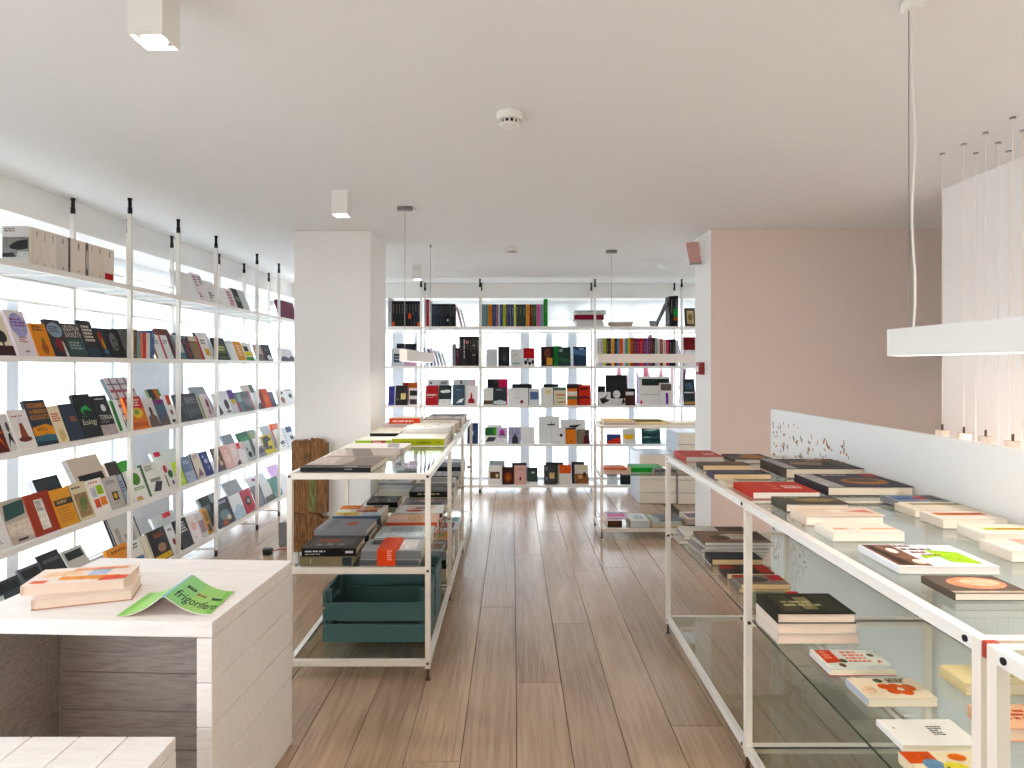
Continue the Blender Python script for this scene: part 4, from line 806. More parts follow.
end_face(2, 453, 475.5, 379.3, 'c8ccd0', 'wide grey board with pink edge standing behind slate blue book', 'r .75 0 1 1 dcc8cc; r .3 .8 .4 .95 666', dy=.06)
end_face(2, 483.2, 493.2, 388, 'e2e2de', 'white book with brown photo foot', 'r 0 .05 1 .28 5a4a38')
end_face(2, 493.7, 506.6, 387.5, '2f3a3e', 'dark book with white landscape foot', 'p c8d0d0 0 .05 1 .02 1 .2 .5 .3 0 .22; l .2 .8 .8 .9 1 9aa4a6')
end_face(2, 487, 508, 379, '1a1a22', 'wide black and magenta folder standing behind a dark book', 'r .56 0 1 1 c81e4c', dy=.06)
end_face(2, 508, 528.5, 388, 'e6e6e6', 'wide white book with small red mark', 'e .68 .2 .08 .1 8a2438; e .45 .42 .03 .03 444')
end_face(2, 529, 540, 388.5, 'dde0e4', 'white book with blue square', 'r .1 .34 .85 .8 5a6e98')
end_face(2, 512, 532.5, 384, '1c1e22', 'long black folder standing behind wide white book', '', dy=.06)
end_face(2, 541, 553.5, 387.5, 'e4e4e0', 'white book with pale yellow bloom', 'e .6 .75 .2 .12 ead890')
end_face(2, 554, 566.8, 387, 'd8d4b8', 'cream book with teal and orange stripes', 'r 0 .82 1 .95 4a6a6a; r .2 .52 .9 .6 d87a3a; r .2 .36 .8 .42 c8b03a; r .3 .14 .9 .2 b04a3a')
end_face(2, 567.3, 577.5, 388.5, 'e07a3a', 'orange book with white and green bands', 'r 0 .56 1 .82 e8e2d6; r 0 .36 1 .5 3f6a5a')
end_face(2, 578, 591, 385, 'c42a1c', 'vermilion book with dark waves', 'p 3a1414 .1 .3 .6 .36 .9 .3 .9 .4 .5 .46 .1 .4; p 3a1414 .2 .75 .8 .78 .8 .88 .2 .84; r 0 0 .1 1 2a1214')
end_face(2, 543.5, 559, 384, '1e2026', 'dark strip folder standing behind pale yellow bloom cover', '', dy=.06)
end_face(2, 567, 583, 384, '1c1e26', 'dark strip folder standing behind orange banded book', '', dy=.06)
end_face(2, 598, 606, 386, '26201e', 'dark brown black square book', '', 10, dy=.01)
end_face(2, 606.2, 628, 375, '1a1a1c', 'tall black book with white disc', 'e .5 .36 .17 .13 e6e4e0; r 0 0 1 .22 e0dcda; p 1a1a1c .05 0 .2 .05 .15 .22; p 1a1a1c .7 .02 .9 .1 .8 .24', 10, dy=.012)
end_face(2, 598.5, 611, 392, 'e0dcda', 'small white pamphlet with black flower', 'p 1a1a1c .3 .1 .6 .2 .95 .4 .6 .5 .8 .9 .5 .6 .1 .5', 6, dy=-.012, t=.006)
end_face(2, 625.5, 636, 388.5, '4a201e', 'maroon book with white title label', 'r .05 .6 .85 .8 e2dcda; r 0 .86 1 1 1a1416', 8, dy=-.012)
end_face(2, 639.5, 671, 376.5, 'e0dcd6', 'wide cream calendar with dark header band', 'r .1 .68 .98 .92 1f2c2c; r .05 .36 .6 .38 b0a8a0; e .06 .1 .04 .06 d04a5a', 10, dy=.03)
end_face(2, 660, 673.5, 383, 'dedad8', 'white book with purple vertical strip', 'r .45 .05 .65 .55 7a3a9a; r .1 .66 .9 .96 5a5048', 8, dy=-.005)
end_face(2, 684, 696, 379, '2a323a', 'dark slate book with tan foot', 'r .1 .04 .9 .14 b08a5a; r .1 .46 .9 .5 d0d0d0; r .2 .6 .8 .85 44566a', t=.03)
# fourth shelf
end_face(3, 428, 442, 424, 'dfe0e2', 'white book with grey title', 'l .2 .6 .8 .8 2 888'); end_face(3, 443, 454, 425, '44405a', 'dusk violet book', 'l .2 .6 .8 .8 2 aaa')
end_face(3, 467, 478.3, 423, '2c3c5c', 'navy book with small white cross', 'r .4 .48 .6 .54 dde; r .46 .4 .54 .62 dde')
end_face(3, 484.8, 496.6, 427.5, 'e0e4de', 'white book with green photo half', 'r 0 .5 1 1 2a5a34; e .85 .75 .12 .2 4fae3a; p 3a3c40 .05 .1 .8 .16 1 .4 .3 .42')
end_face(3, 497, 507.5, 427.5, 'c4b4d0', 'lilac book with magenta blot', 'e .5 .72 .25 .16 b04a9a; r .2 .5 .8 .6 4a3448; p e8e6ea 0 0 1 0 1 .3 0 .36')
end_face(3, 508.2, 521, 427, 'a4a4c0', 'lavender plaid book with dark house', 'r 0 .3 1 .34 7a7a9c; r 0 .6 1 .64 7a7a9c; r .3 .3 .34 1 7a7a9c; r .66 .3 .7 1 7a7a9c; p 26242a .3 0 .8 0 .8 .3 .55 .6 .3 .3')
end_face(3, 521.5, 534.8, 427, 'e2e2e0', 'plain white book beside lavender plaid one', '')
end_face(3, 487, 502, 425, 'd4d4d4', 'grey board standing behind white green book', '', dy=.06)
end_face(3, 539, 560, 416.5, 'd9dcda', 'large pale grey book with small ship', 'p 3a2a40 .42 .66 .75 .66 .8 .72 .4 .71; r .6 .72 .63 .82 a04a5a', dy=.03)
end_face(3, 561, 586, 419.5, 'dadcdc', 'large pale board with black shark', 'p 1e2024 .35 .66 .6 .64 .85 .8 .6 .76 .35 .74', dy=.05)
end_face(3, 552, 565.5, 427.5, 'e2e2e2', 'white book with black bird', 'e .7 .52 .12 .1 26262a; e .5 .1 .04 .03 333', dy=-.01)
end_face(3, 566, 576.3, 428, 'e07a22', 'bright orange book with black top edge', 'r 0 .9 1 1 26201c; e .5 .2 .1 .08 a0500f', dy=-.01)
end_face(3, 577, 590, 429.5, '7a7060', 'olive book with maroon coat figure', 'p 5a1426 .5 0 .95 0 .95 .5 .75 .7 .55 .5; e .75 .8 .1 .1 2a1a1a', dy=-.01)
end_face(3, 607, 621.3, 434, '3a4a80', 'blue book with red wave', 'p d0301e 0 0 1 0 1 .7 .5 .5 0 .2')
end_face(3, 623, 636, 429, 'd8d4cc', 'pale book with yellow label', 'r .1 .3 .85 .62 eab83a')
end_face(3, 642, 661, 427, '24504e', 'teal book with dark camouflage strokes', 'p 122c2c 0 .1 .4 .2 .6 .1 1 .2 1 .3 .5 .3 0 .24; p 122c2c 0 .5 .5 .4 1 .55 1 .66 .4 .6 0 .66; p a9c4bc .1 .8 .5 .74 1 .86 1 .94 .4 .9; p 8ab0aa 0 .36 .3 .34 .6 .4 .2 .44')
# bottom shelf
end_face(4, 394, 408, 463, '6a6a8a', 'violet grey book', 'r .1 .1 .9 .5 44405a'); end_face(4, 408.5, 420, 461, '8a8490', 'mauve grey book', 'r .1 .1 .9 .5 5a4a5c')
end_face(4, 430, 442, 462, 'd8d8dc', 'white book with pale photo', 'r .1 .2 .9 .6 b0b0b8'); end_face(4, 450, 463, 461, '34343c', 'charcoal book', 'r .1 .6 .9 .9 5a5a66')
end_face(4, 488, 502, 465.5, 'e0ded8', 'white book with brown interior photo', 'r .15 .3 .85 .66 5a3c2a; e .65 .46 .1 .1 d8c4a0')
end_face(4, 502.4, 514, 467, '3a1c16', 'dark brown book with amber glow', 'e .5 .4 .35 .3 7a3a20; e .5 .4 .18 .18 a8582a')
end_face(4, 514.3, 526.6, 465.5, 'd8aca4', 'pink book with small black vase', 'e .5 .3 .08 .1 241a1c; l .3 .75 .8 .82 1 a07a74')
end_face(4, 527, 538, 467.5, '2c3c36', 'dark green book with white letters', 'l .4 .6 .9 .74 1 e0e4e0; r 0 0 1 .16 d8dad8')
end_face(4, 489, 505, 461, '9aa4a8', 'grey folder standing behind brown interior cover', '', dy=.05); end_face(4, 512, 527, 463, '22242a', 'black folder standing behind pink cover', '', dy=.05)
end_face(4, 544, 556.6, 465, '3a3c3e', 'charcoal book with pale cat square', 'r .45 .3 .85 .6 d4b88a; e .2 .8 .15 .1 6a6c70; e .2 .3 .1 .1 7a7c80')
end_face(4, 558, 571.6, 465, 'dcd8d0', 'cream book with orange top half', 'r .12 .56 1 1 dd5a1c; r 0 0 .1 1 9a8a6a')
end_face(4, 575, 589, 465, 'd0c8c0', 'photo book with yellow lettering over street market', 'r 0 .05 1 .55 8a5a3a; e .4 .4 .2 .1 c8a070; e .7 .5 .1 .14 2a2420; l .4 .75 .95 .92 2 e0cc4a')
end_face(4, 546, 564, 462.5, '26282e', 'long dark folder standing behind the cat square book', '', dy=.05); end_face(4, 572, 585, 462, '20242c', 'dark blue folder standing behind street market cover', '', dy=.05)
end_face(4, 607, 618, 468, 'd8dcde', 'white book with grey globe', 'e .5 .5 .3 .2 c4ccd0'); end_face(4, 620.5, 634, 471, '1c1e22', 'black book with silver lettering', 'l .2 .55 .9 .8 1 b0b4b8')

# ---------------------------------------------------------------- parapet table, top
g = 'books laid out on the parapet display table'
def rt(*a, **k): return flat(RZ[0], *a[:5], a[5], a[6] + ', on the parapet table', g, a[7] if len(a) > 7 else None, **k)
rt(686, 724, 462, 450.5, .028, 'b8271c', 'red softcover with slanted white lettering beside the beige wall', 'l .6 .2 .95 .5 2 f0dcd4', page='c9c4bc')
rt(703, 751, 470.5, 462, .026, '4a3a32', 'small dark brown book with thick cream pages', 'r .2 .2 .9 .8 6a5244', page='e3c9a4')
rt(714, 771, 479.5, 470.5, .024, '34324a', 'dark blue book with cream page edges', 'r .1 .2 .7 .8 4a4660; l .5 .3 .9 .6 2 8a88a0', page='e3caa6')
rt(735, 776, 463.5, 454, .02, '5a5250', 'grey photo magazine with orange glow', 'e .6 .5 .3 .3 b07a48; r 0 .6 .4 1 3a3634; l .5 .8 .9 .94 1 b0a8a0', cat='magazine', page='d8d0c8')
rt(727, 743, 488, 480.5, .018, 'cfc4b0', 'small cream booklet half under a red softcover', '', page='e6d6bc')
rt(753, 820, 499, 482, .026, 'c22a1a', 'bright red softcover with white lettering close to the table edge', 'l .62 .3 .92 .62 2 f4e4dc; l .42 .2 .55 .8 3 e0806a', page='eeeae2', rz=0)
rt(786, 864, 478.5, 459, .045, '4a423c', 'thick photo magazine with dark curved cover', 'r .2 .1 .8 .6 23201f; p 8a7a66 .2 .4 .6 .3 .7 .6 .3 .7; r .55 .72 .9 .96 8a4a3a; r 0 0 .16 1 a9a8a8; l .6 .8 .85 .9 1 e0d0c0', cat='magazine', page='eadfcb', rz=0)
rt(828, 914, 496, 474, .036, '2e2836', 'thick magazine with gold bowl on dark cover', 'r 0 0 .2 1 b8b4b4; e .62 .4 .28 .22 a8743a; e .62 .46 .2 .12 4a2e1e; r .82 .78 1 1 b8302a; l .3 .8 .7 .92 1 c0b8c0', cat='magazine', page='f0e6d6', rz=0)
rt(786, 850, 512.5, 496.5, .03, '4a463c', 'paperback with dark gold field cover', 'e .6 .5 .35 .2 9a845a; l .1 .7 .5 .9 1 b0a890', page='f0e6da')
rt(806, 885, 525.5, 512.5, .032, 'e8d4c4', 'pale peach paperback with small pink square', 'r .4 .3 .62 .7 f2e4d8; p d88a78 .62 .5 .95 .3 .9 .7', page='f4ece2')
rt(833, 905, 541.5, 528, .026, 'ece6dc', 'white paperback with peach stripe', 'r .1 .3 1 .46 eeb898; r .3 .3 .5 .46 f6e6da', page='f4ece2')
rt(900, 1000, 574, 545, .018, 'edeef2', 'white book with brown artwork strip and lime panel', 'p 7a5a4a .02 .05 .36 .02 .34 .98 .02 .98; p 3a2c24 .06 .05 .2 .05 .12 .98 .06 .98; e .24 .7 .05 .12 f2eee8; e .3 .2 .06 .1 f2e4dc; p a4d03a .62 .2 .9 .1 .9 .62 .6 .74; p a4d03a .42 .34 .6 .42 .6 .48 .42 .44; l .3 .84 .54 .95 1 6a4a50; l .36 .68 .78 .8 1 6a4a50; l .4 .54 .66 .65 1 8a5a5a; l .46 .43 .7 .52 1 8a5a5a', page='e9e6e4', rz=-1)
rt(955, 1032, 601, 579, .017, '5c5048', 'taupe book with large coral oval', 'e .55 .55 .38 .34 e89a80; e .62 .6 .26 .22 f0b8a0; r 0 0 1 .1 b8a898', page='f2e8dc')
rt(898, 951, 507.5, 496.5, .022, '8a8c94', 'paperback with blue and red photograph', 'r .1 .2 .5 .8 4a6a98; e .6 .5 .14 .2 b03a34; r .7 .2 .95 .8 5a5c64', page='f4ece2')
rt(915, 980, 517.5, 508, .024, 'e6dccb', 'cream paperback with khaki head band', 'r .2 .7 1 .98 a89a78', page='f4ece2')
rt(943, 1008, 528.5, 518, .028, 'ece4da', 'white paperback with brown orange band', 'r .1 .5 .9 .8 c87a52; r .3 .6 .8 .7 8a4a34', page='f4ece2')
rt(985, 1052, 544, 531, .028, 'eee8dc', 'white paperback with yellow and red stripe', 'r .2 .4 1 .62 c8cc3a; r .4 .46 .8 .56 c05a3a', page='f4ece2')
rt(1012, 1070, 562, 550, .028, 'ece4d8', 'white paperback with rose corner', 'r .5 .5 1 1 e0b0a4', page='f4ece2')
# parapet table, middle shelf
g2 = 'books on the middle shelf of the parapet display table'
def rm(*a, zb=0, **k): return flat(RZ[1] + zb, *a[:5], a[5], a[6] + ', under the parapet table top', g2, a[7] if len(a) > 7 else None, **k)
for k in range(3):
    rm(679, 744, 544, 534.5, .016, ['c8c0b8', 'a8a4a0', 'e4ddd4'][k], ['stone grey magazine lowest', 'ash grey magazine in the middle', 'ivory magazine with dark photo on top'][k] + ' of the pile by the post', None if k < 2 else 'r .55 .2 1 .9 6a4a3a; e .8 .5 .15 .2 3a2a24', zb=0, cat='magazine') if k == 0 else lay(.925 + .008 * k, 3.55 - .004 * k, RZ[1] + .0172 * k, .36, .17, .016, ['', 'a8a4a0', 'e4ddd4'][k], ['', 'ash grey magazine in the middle', 'ivory magazine with dark photo on top'][k] + ' of the pile by the post, middle shelf', g2, 'r .55 .2 1 .9 6a4a3a; e .8 .5 .15 .2 3a2a24' if k == 2 else '', cat='magazine')
for k in range(4):
    lay(.95 + .008 * k, 3.30 - .004 * k, RZ[1] + .0182 * k, .34, .225, .017, ['b8b0a8', '8a8480', 'c0b8b0', '6a5a4e'][k], ['dove grey magazine lowest', 'slate grey magazine second lowest', 'silver grey magazine third', 'brown photo magazine uppermost'][k] + ' in the fanned pile, middle shelf of the parapet table', g2, '' if k < 3 else 'r 0 0 1 1 8a6a52; e .55 .5 .25 .25 d0c4b4; r .8 .2 .98 .9 3a2e2a; e .3 .4 .15 .2 5a3a2a', rz=(3, -2, 4, -1)[k], cat='magazine', page='d8d2ca')
rm(712, 763, 565.5, 555, .03, '22262e', 'black paperback with blue sheen', 'r .2 .2 .8 .8 2c3440', page='e4c8a0')
rm(727, 775, 579.5, 568.5, .026, '2a2022', 'black paperback with red top strip', 'r .72 .1 1 1 b8301e; r 0 .6 .3 1 a82a1e; r .35 .3 .65 .8 4a3a3a', page='e4c8a0')
rm(739, 791, 593, 580, .022, '7a7068', 'grey forest paperback lowest of two', '', page='e4c8a0')
rm(741, 790, 589.5, 577.5, .022, '8a7a70', 'grey forest paperback with red corner on top of its twin', 'e .4 .5 .25 .3 4a4440; r .7 .4 1 1 c83a3a; r 0 .7 .4 1 b0483a', zb=.0228, page='e4c8a0')
rm(757, 808, 611.5, 597, .022, '8a8478', 'moss grey paperback lowest of two', '', page='e8d0ac')
rm(759, 810, 607.5, 593.5, .02, '7a8068', 'green grey paperback with crimson strip on top of its twin', 'e .4 .5 .3 .3 4a5248; r .75 .2 1 1 c84050; e .2 .6 .12 .2 c8ccb8', zb=.0228, page='e8d0ac')
for k in range(3):
    lay(.918, 2.255, RZ[1] + .0355 * k, .285 - .006 * k, .2, .0345, ['e0d4c8', 'e6d8cc', '2a2a22'][k], ['thick cream paperback at the bottom of the three-high stack', 'thick pale paperback in the middle of the three-high stack', 'thick paperback with black gold cover on the three-high stack'][k], g2, '' if k < 2 else 'r .12 .1 .36 .9 4a4838; r .42 .2 .6 .8 8a8460; r .66 .1 .9 .9 3a3a2c; l .2 .3 .8 .6 2 b8b088', page='f2ddd0')
rm(830, 897, 676, 650, .02, 'dfe2dc', 'white cookbook with red corner block and coral lettering', 'p cf3a1e .06 .3 .3 .35 .3 .98 .06 .98; l .1 .5 .26 .9 3 f0a088; e .34 .42 .06 .1 4a4a32; e .26 .2 .05 .1 6a4a3a; l .42 .3 .8 .9 4 e08a80; e .85 .7 .05 .08 5a5a42; p d0502e .84 .3 .92 .36 .88 .46; r 0 0 .05 1 f2eeea', back='c8281c')
rm(868, 938, 707, 678, .024, 'eeddc8', 'cream gardening book with orange flowers', 'e .5 .35 .1 .16 dd6034; e .66 .3 .1 .16 e0704a; e .58 .55 .1 .14 dd6034; e .76 .5 .1 .16 e07a50; e .42 .55 .09 .14 e0683c; e .62 .42 .05 .08 f0d8c0; e .42 .84 .07 .1 4a5a34; l .55 .72 .85 .94 3 3a4a2c; e .15 .4 .1 .2 f0d0b0', spine='b8bcc8')
rm(903, 982, 752, 725, .016, 'ece8e6', 'plain white book with small dark lettering', 'l .55 .35 .75 .72 5 3a3634; r .1 .62 .12 .68 555')
rm(930, 1010, 795, 757, .026, 'e4d4b8', 'floral book with red, blue and yellow cover', 'r .0 .6 .4 1 c85a3a; e .3 .55 .14 .2 6a8aa8; e .55 .45 .16 .2 e0d060; e .7 .8 .12 .12 dd7a4a; r .85 .3 1 .7 a82a3a; p 2a2a2c .3 .3 .5 .36 .45 .5', zb=0)
rm(966, 1040, 695.5, 672, .034, 'eedcae', 'thick pale yellow paperback', 'l .6 .3 .9 .5 2 c8a86a', page='f2e4cc')
rm(1000, 1080, 742, 708, .034, 'e8b89c', 'salmon paperback with large red lettering', 'l .2 .3 .9 .75 3 b85a48', page='f2d8c4')
# ---------------------------------------------------------------- long table, top
g = 'books on top of the long table'
lt = 'on the long table'
lay(-1.055, 3.235, TZ[0], .355, .36, .026, 'a89a94', f'large photo magazine with black spine {lt}', g, 'r 0 0 .18 1 2c2a2c; p 7d706a .2 0 1 0 1 .5 .6 .4 .2 .5; p c4b4ac .2 .6 1 .7 1 1 .2 1; l .05 .1 .12 .4 1 ccc', spine='131315', mode='s', cat='magazine', sart='l .62 .4 .75 .7 1 999', rz=-2)
lay(-1.04, 3.62, TZ[0], .37, .30, .03, 'b4a59e', f'large photo magazine with dusky clouds {lt}', g, 'p 7d726c 0 .3 1 .5 1 .8 0 .6; p d4c8c0 0 .7 1 .9 1 1 0 1', spine='cfc6be', mode='s', cat='magazine', rz=2)
lay(-1.02, 3.955, TZ[0], .36, .26, .03, 'e6e0da', f'large ivory magazine with grey foot {lt}', g, 'p 9a9490 .1 .1 .9 .2 .9 .4 .1 .3', spine='d4cfc9', mode='s', cat='magazine', rz=-1)
lay(-1.06, 4.37, TZ[0], .24, .24, .03, 'e9ecdc', f'white book with lime spine and rose label {lt}', g, 'r .1 .1 .9 .5 f4f4ee', spine='9cc43a', mode='s', sart='r .45 .1 .85 .9 b85a5a; l .5 .3 .8 .7 1 f0d8d0')
lay(-.80, 4.30, TZ[0], .345, .30, .05, 'eef0e4', f'thick white book with yellow green spine and dark lettering {lt}', g, 'r .2 .2 .8 .5 f6f6f2', spine='a9b21e', mode='s', sart='l .14 .34 .44 .62 1 7a801c; t .46 .3 .74 .66 23240c analfabeta; l .86 .36 .95 .6 1 7a801c')
for k, (c, n, t_) in enumerate([('ece8e2', 'ivory', .05), ('f0efec', 'snow white', .03)]):
    lay(-.80 + .01 * k, 4.67, TZ[0] + .051 * k, .33, .26, t_, c, f'{n} book in the pair behind the yellow green spine {lt}', g, '' if k == 0 else 'l .3 .4 .8 .6 2 ccc', mode='s', rz=1 + k)
lay(-1.03, 4.68, TZ[0], .21, .22, .045, '2a2a28', f'black spined book with white cover {lt}', g, 'r 0 0 1 1 e6e4da', spine='1c1c1a', mode='s')
lay(-1.05, 4.95, TZ[0], .25, .22, .04, 'ece4cc', f'cream book with yellow spine {lt}', g, 'r .1 .1 .9 .9 e8dcd0', spine='dcb63a', mode='s')
lay(-.79, 4.96, TZ[0], .33, .26, .07, 'e6e2da', f'thick pale book with green leaf cover {lt}', g, 'e .3 .7 .2 .2 a8c47a; l .4 .3 .9 .5 2 aaa', spine='d8d0c0', mode='s')
lay(-1.05, 5.24, TZ[0], .26, .24, .06, 'd8c8c8', f'pinkish photo book {lt}', g, 'r .2 .2 .8 .8 c0b0b4', mode='s')
lay(-.78, 5.26, TZ[0], .33, .24, .07, 'd4cac0', f'sand coloured stack-thick book {lt}', g, 'r .2 .2 .8 .8 b8aca0', mode='s', page='e0cfb8')
lay(-1.0, 5.24, TZ[0] + .0608, .25, .22, .05, 'dcd8d4', f'white book with orange red spine {lt}', g, 'r .1 .1 .9 .6 e8e0da', spine='d4481e', mode='s', sart='l .12 .2 .8 .6 1 f0d8d0')
lay(-.77, 5.56, TZ[0], .33, .26, .08, 'b4aca8', f'grey brown photo book {lt}', g, 'r .1 .2 .9 .8 8a807a; e .5 .5 .2 .2 c8b8a8', mode='s')
lay(-.76, 5.88, TZ[0], .31, .26, .08, '6a6a6e', f'dark grey photo book {lt}', g, 'r .1 .1 .5 .9 3a3a3e; r .5 .1 .9 .9 a8a8ac', spine='3a3a3e', mode='s')
lay(-.72, 6.2, TZ[0], .27, .22, .06, '9a98a0', f'silver grey photo book farthest from the crates {lt}', g, 'r .1 .1 .9 .9 77757d', mode='s')
# long table, middle shelf ------------------------------------------
gm = 'books on the middle shelf of the long table'; lm = 'middle shelf of the long table'
z1 = TZ[1]
def stack(x, y, items, w=.26, d=.22):
    z = z1
    for k, it in enumerate(items):
        c, sp, t_, n, art = it[:5]; ww = it[5] if len(it) > 5 else w; dd = it[6] if len(it) > 6 else d
        lay(x + (.006 if k % 2 else 0), y, z, ww, dd, t_, c, f'{n}, {lm}', gm, art, spine=sp, mode='s', sart=it[7] if len(it) > 7 else None, rz=(1.5 if k % 2 else -1), page='d8ceb8'); z += t_ + .0008
stack(-1.06, 3.235, [('7a6e56', '84785e', .045, 'khaki spined thick book under a black one', '', .265, .23, 'r .8 .05 .98 .95 26363a; r .2 .2 .21 .8 ccc'), ('3a3634', '100f10', .042, 'thick black spined book with white lettering', 'r .2 .1 .8 .9 55504e; r .5 .4 .7 .8 a0522d; l .2 .2 .4 .8 3 8a8684', .27, .23, 'l .06 .45 .5 .7 1 e0e0e0; l .06 .15 .4 .35 1 aaa; r .8 .4 .94 .65 ccc')])
stack(-1.075, 3.52, [('8a8a8e', '77777c', .04, 'slate book low in the grey pile', ''), ('5a5a60', '1a1a1c', .035, 'charcoal spined book in the grey pile', ''), ('8c8c92', '8a8a8f', .03, 'grey book with orange red emblem on the grey pile', 'e .55 .4 .12 .12 d05a34; r .1 .7 .9 .9 7d7d84')], .285, .26)
stack(-1.075, 3.84, [('b0a8a0', 'a89c8c', .05, 'tan book under the collage one', ''), ('d0c8c4', '55627a', .06, 'thick book with bright collage cover and blue grey spine', 'r 0 .5 .3 .8 d8b03a; r .3 .6 .6 1 e0e0dc; r .6 .55 1 1 dd7a3a; e .4 .3 .2 .16 8a3a34; r 0 0 .3 .4 b8c4d4; e .7 .3 .2 .2 d8a070; r .1 .82 .3 .98 e0cc3a; r .75 .1 .95 .3 4a5a6a; r .35 .45 .5 .6 c05a3a')], .285, .28)
stack(-1.07, 4.16, [('e0dcd4', 'd0c4a0', .05, 'small white book with yellow foot beside the collage pile', '')], .1, .12)
stack(-1.0, 4.40, [('8a8a72', '7a7a66', .035, 'sage book under a black slim one', ''), ('2a2826', '121212', .035, 'black slim book with grey title', 'l .3 .2 .5 .8 3 888; r .6 .1 .9 .9 44403c')], .21, .22)
stack(-1.02, 4.95, [('c8c4be', 'b8b0a4', .05, 'stone book under silver ones', ''), ('d0d0d0', 'a8a8a8', .03, 'silver book with brown stripe', 'r .1 .7 .9 .8 7a5a4a'), ('bcbcc0', '8a8a8c', .025, 'silver grey book topmost by the column', 'r .2 .2 .8 .8 99999c')], .25, .24)
stack(-1.02, 5.5, [('d8d4d0', 'c0bcb8', .06, 'pale grey book close to the column', ''), ('9a9aa0', '66666a', .04, 'dim grey book close to the column', '')], .25, .24)
R_ = -.765
stack(R_, 3.235, [('8a8c90', '55585a', .03, 'grey photo book low in the banded pair', 'r .1 .1 .9 .9 77797c'), ('a4a6a8', '7a7c7e', .045, 'grey photo book high in the banded pair', 'r .1 .1 .9 .5 d8d0d0; r .5 .5 .9 .9 4a4a4e; r 0 .38 1 .66 dd4a1c', .30, .22)], .30, .22)
b = thing('paper_band', f'orange red paper band wrapped around grey photo books, {lm}', 'paper band', (R_ + .135, 3.23, z1))
mb = MB(); mb.box(-.045, -.003, .003, .045, .0, .083, 'dd471a').box(-.045, .0, .0802, .045, .23, .0832, 'dd471a'); bd_ = mb.build('band', 'printed_cover', b)
pm = print_mesh('l .55 .3 .85 .95 5 f0b8a4', lambda x, y, k: (-.045 + .09 * x, -.0032, .003 + .08 * y)); pm.build('band_print', 'printed_cover', bd_)
stack(R_ + .01, 3.50, [('d8d8c8', 'b0b04a', .04, 'pale book with olive spine', ''), ('b8c0c4', '9aa2a6', .03, 'ice grey book with white panels', 'r .1 .1 .4 .9 d8e0e4; r .5 .2 .9 .8 99a4a8')], .30, .26)
stack(R_ + .01, 3.80, [('d89a88', 'd8806a', .05, 'salmon book under a coral one', ''), ('d4b0a0', 'd06a58', .03, 'coral book with sandy cover', 'r .1 .3 .9 .6 c8a080')], .30, .22)
stack(R_ + .01, 4.08, [('b8303a', '8a1c28', .04, 'wine red book under a white photo one', ''), ('dcd8d8', '3a1a20', .03, 'white photo book with red shapes', 'e .3 .6 .15 .2 b83a34; r .5 .2 .9 .8 d8c0b0; e .6 .5 .1 .14 4a4a50')], .30, .24)
stack(R_ + .01, 4.37, [('8a8488', '1a181c', .05, 'mauve photo book with black spine', 'r .1 .1 .5 .9 55505a; e .7 .5 .16 .2 c8a8a8')], .30, .26)
stack(R_ + .01, 4.67, [('c0b8a8', 'a49880', .05, 'buff book beneath the black spined one', ''), ('4a4644', '141416', .04, 'photo book with black spine and beige letters', 'r .2 .1 .8 .9 6a6460', .30, .24, 'l .2 .3 .8 .7 1 c8b898')], .30, .24)
stack(R_ + .01, 4.98, [('a8a8aa', '88888a', .06, 'ash photo book beside silver ones', ''), ('d0ccc8', '9a9490', .04, 'ivory photo book beside silver ones', 'r .1 .1 .9 .9 8a8480')], .30, .24)
stack(R_ + .01, 5.28, [('d4d4d8', 'b4b4b8', .07, 'pearl book under a grey lined one', ''), ('9a9a9c', '44444a', .03, 'grey lined book', 'l .1 .1 .9 .9 5 c4c4c4')], .30, .24)
stack(R_ + .01, 5.62, [('e0e0e2', 'd0d0d4', .08, 'thick white book towards the end windows', ''), ('2c3440', '1a2230', .04, 'navy book topmost towards the end windows', 'r .2 .2 .8 .8 3a4658')], .30, .24)
stack(R_ + .01, 5.98, [('d8d4d0', 'c4c0bc', .06, 'linen book in the outermost pile', ''), ('c8ccd4', 'a4a8b0', .05, 'cloud grey book in the outermost pile', '')], .30, .24)
# long table, low shelf
gl = 'books on the low shelf of the long table'
def low(x, y, items):
    z = TZ[2]
    for c, sp, t_, n in items: lay(x, y, z, .32, .24, t_, c, f'{n}, low shelf of the long table', gl, None, spine=sp, mode='s'); z += t_ + .0008
low(-.77, 4.38, [('d8c8b0', 'cdb89a', .08, 'sandy thick book beyond the crates'), ('3c4a3c', '1c241e', .06, 'dark green book beyond the crates'), ('a8b0b4', '8a9296', .06, 'grey blue book beyond the crates')])
low(-.76, 4.72, [('c8ccd0', '8a1a2c', .07, 'pale book with red spine beyond the crates'), ('d8dce0', 'b8bcc0', .07, 'mist grey book beyond the crates'), ('c0a898', 'a88a78', .05, 'clay book beyond the crates')])
low(-.75, 5.06, [('e0e4e8', 'd0d4d8', .1, 'ice white thick book beyond the crates'), ('e8e8ea', 'dcdce0', .08, 'paper white thick book beyond the crates')])
low(-.75, 5.5, [('d0d4d8', 'b4b8bc', .12, 'cloudy white thick book on the low shelf end')])
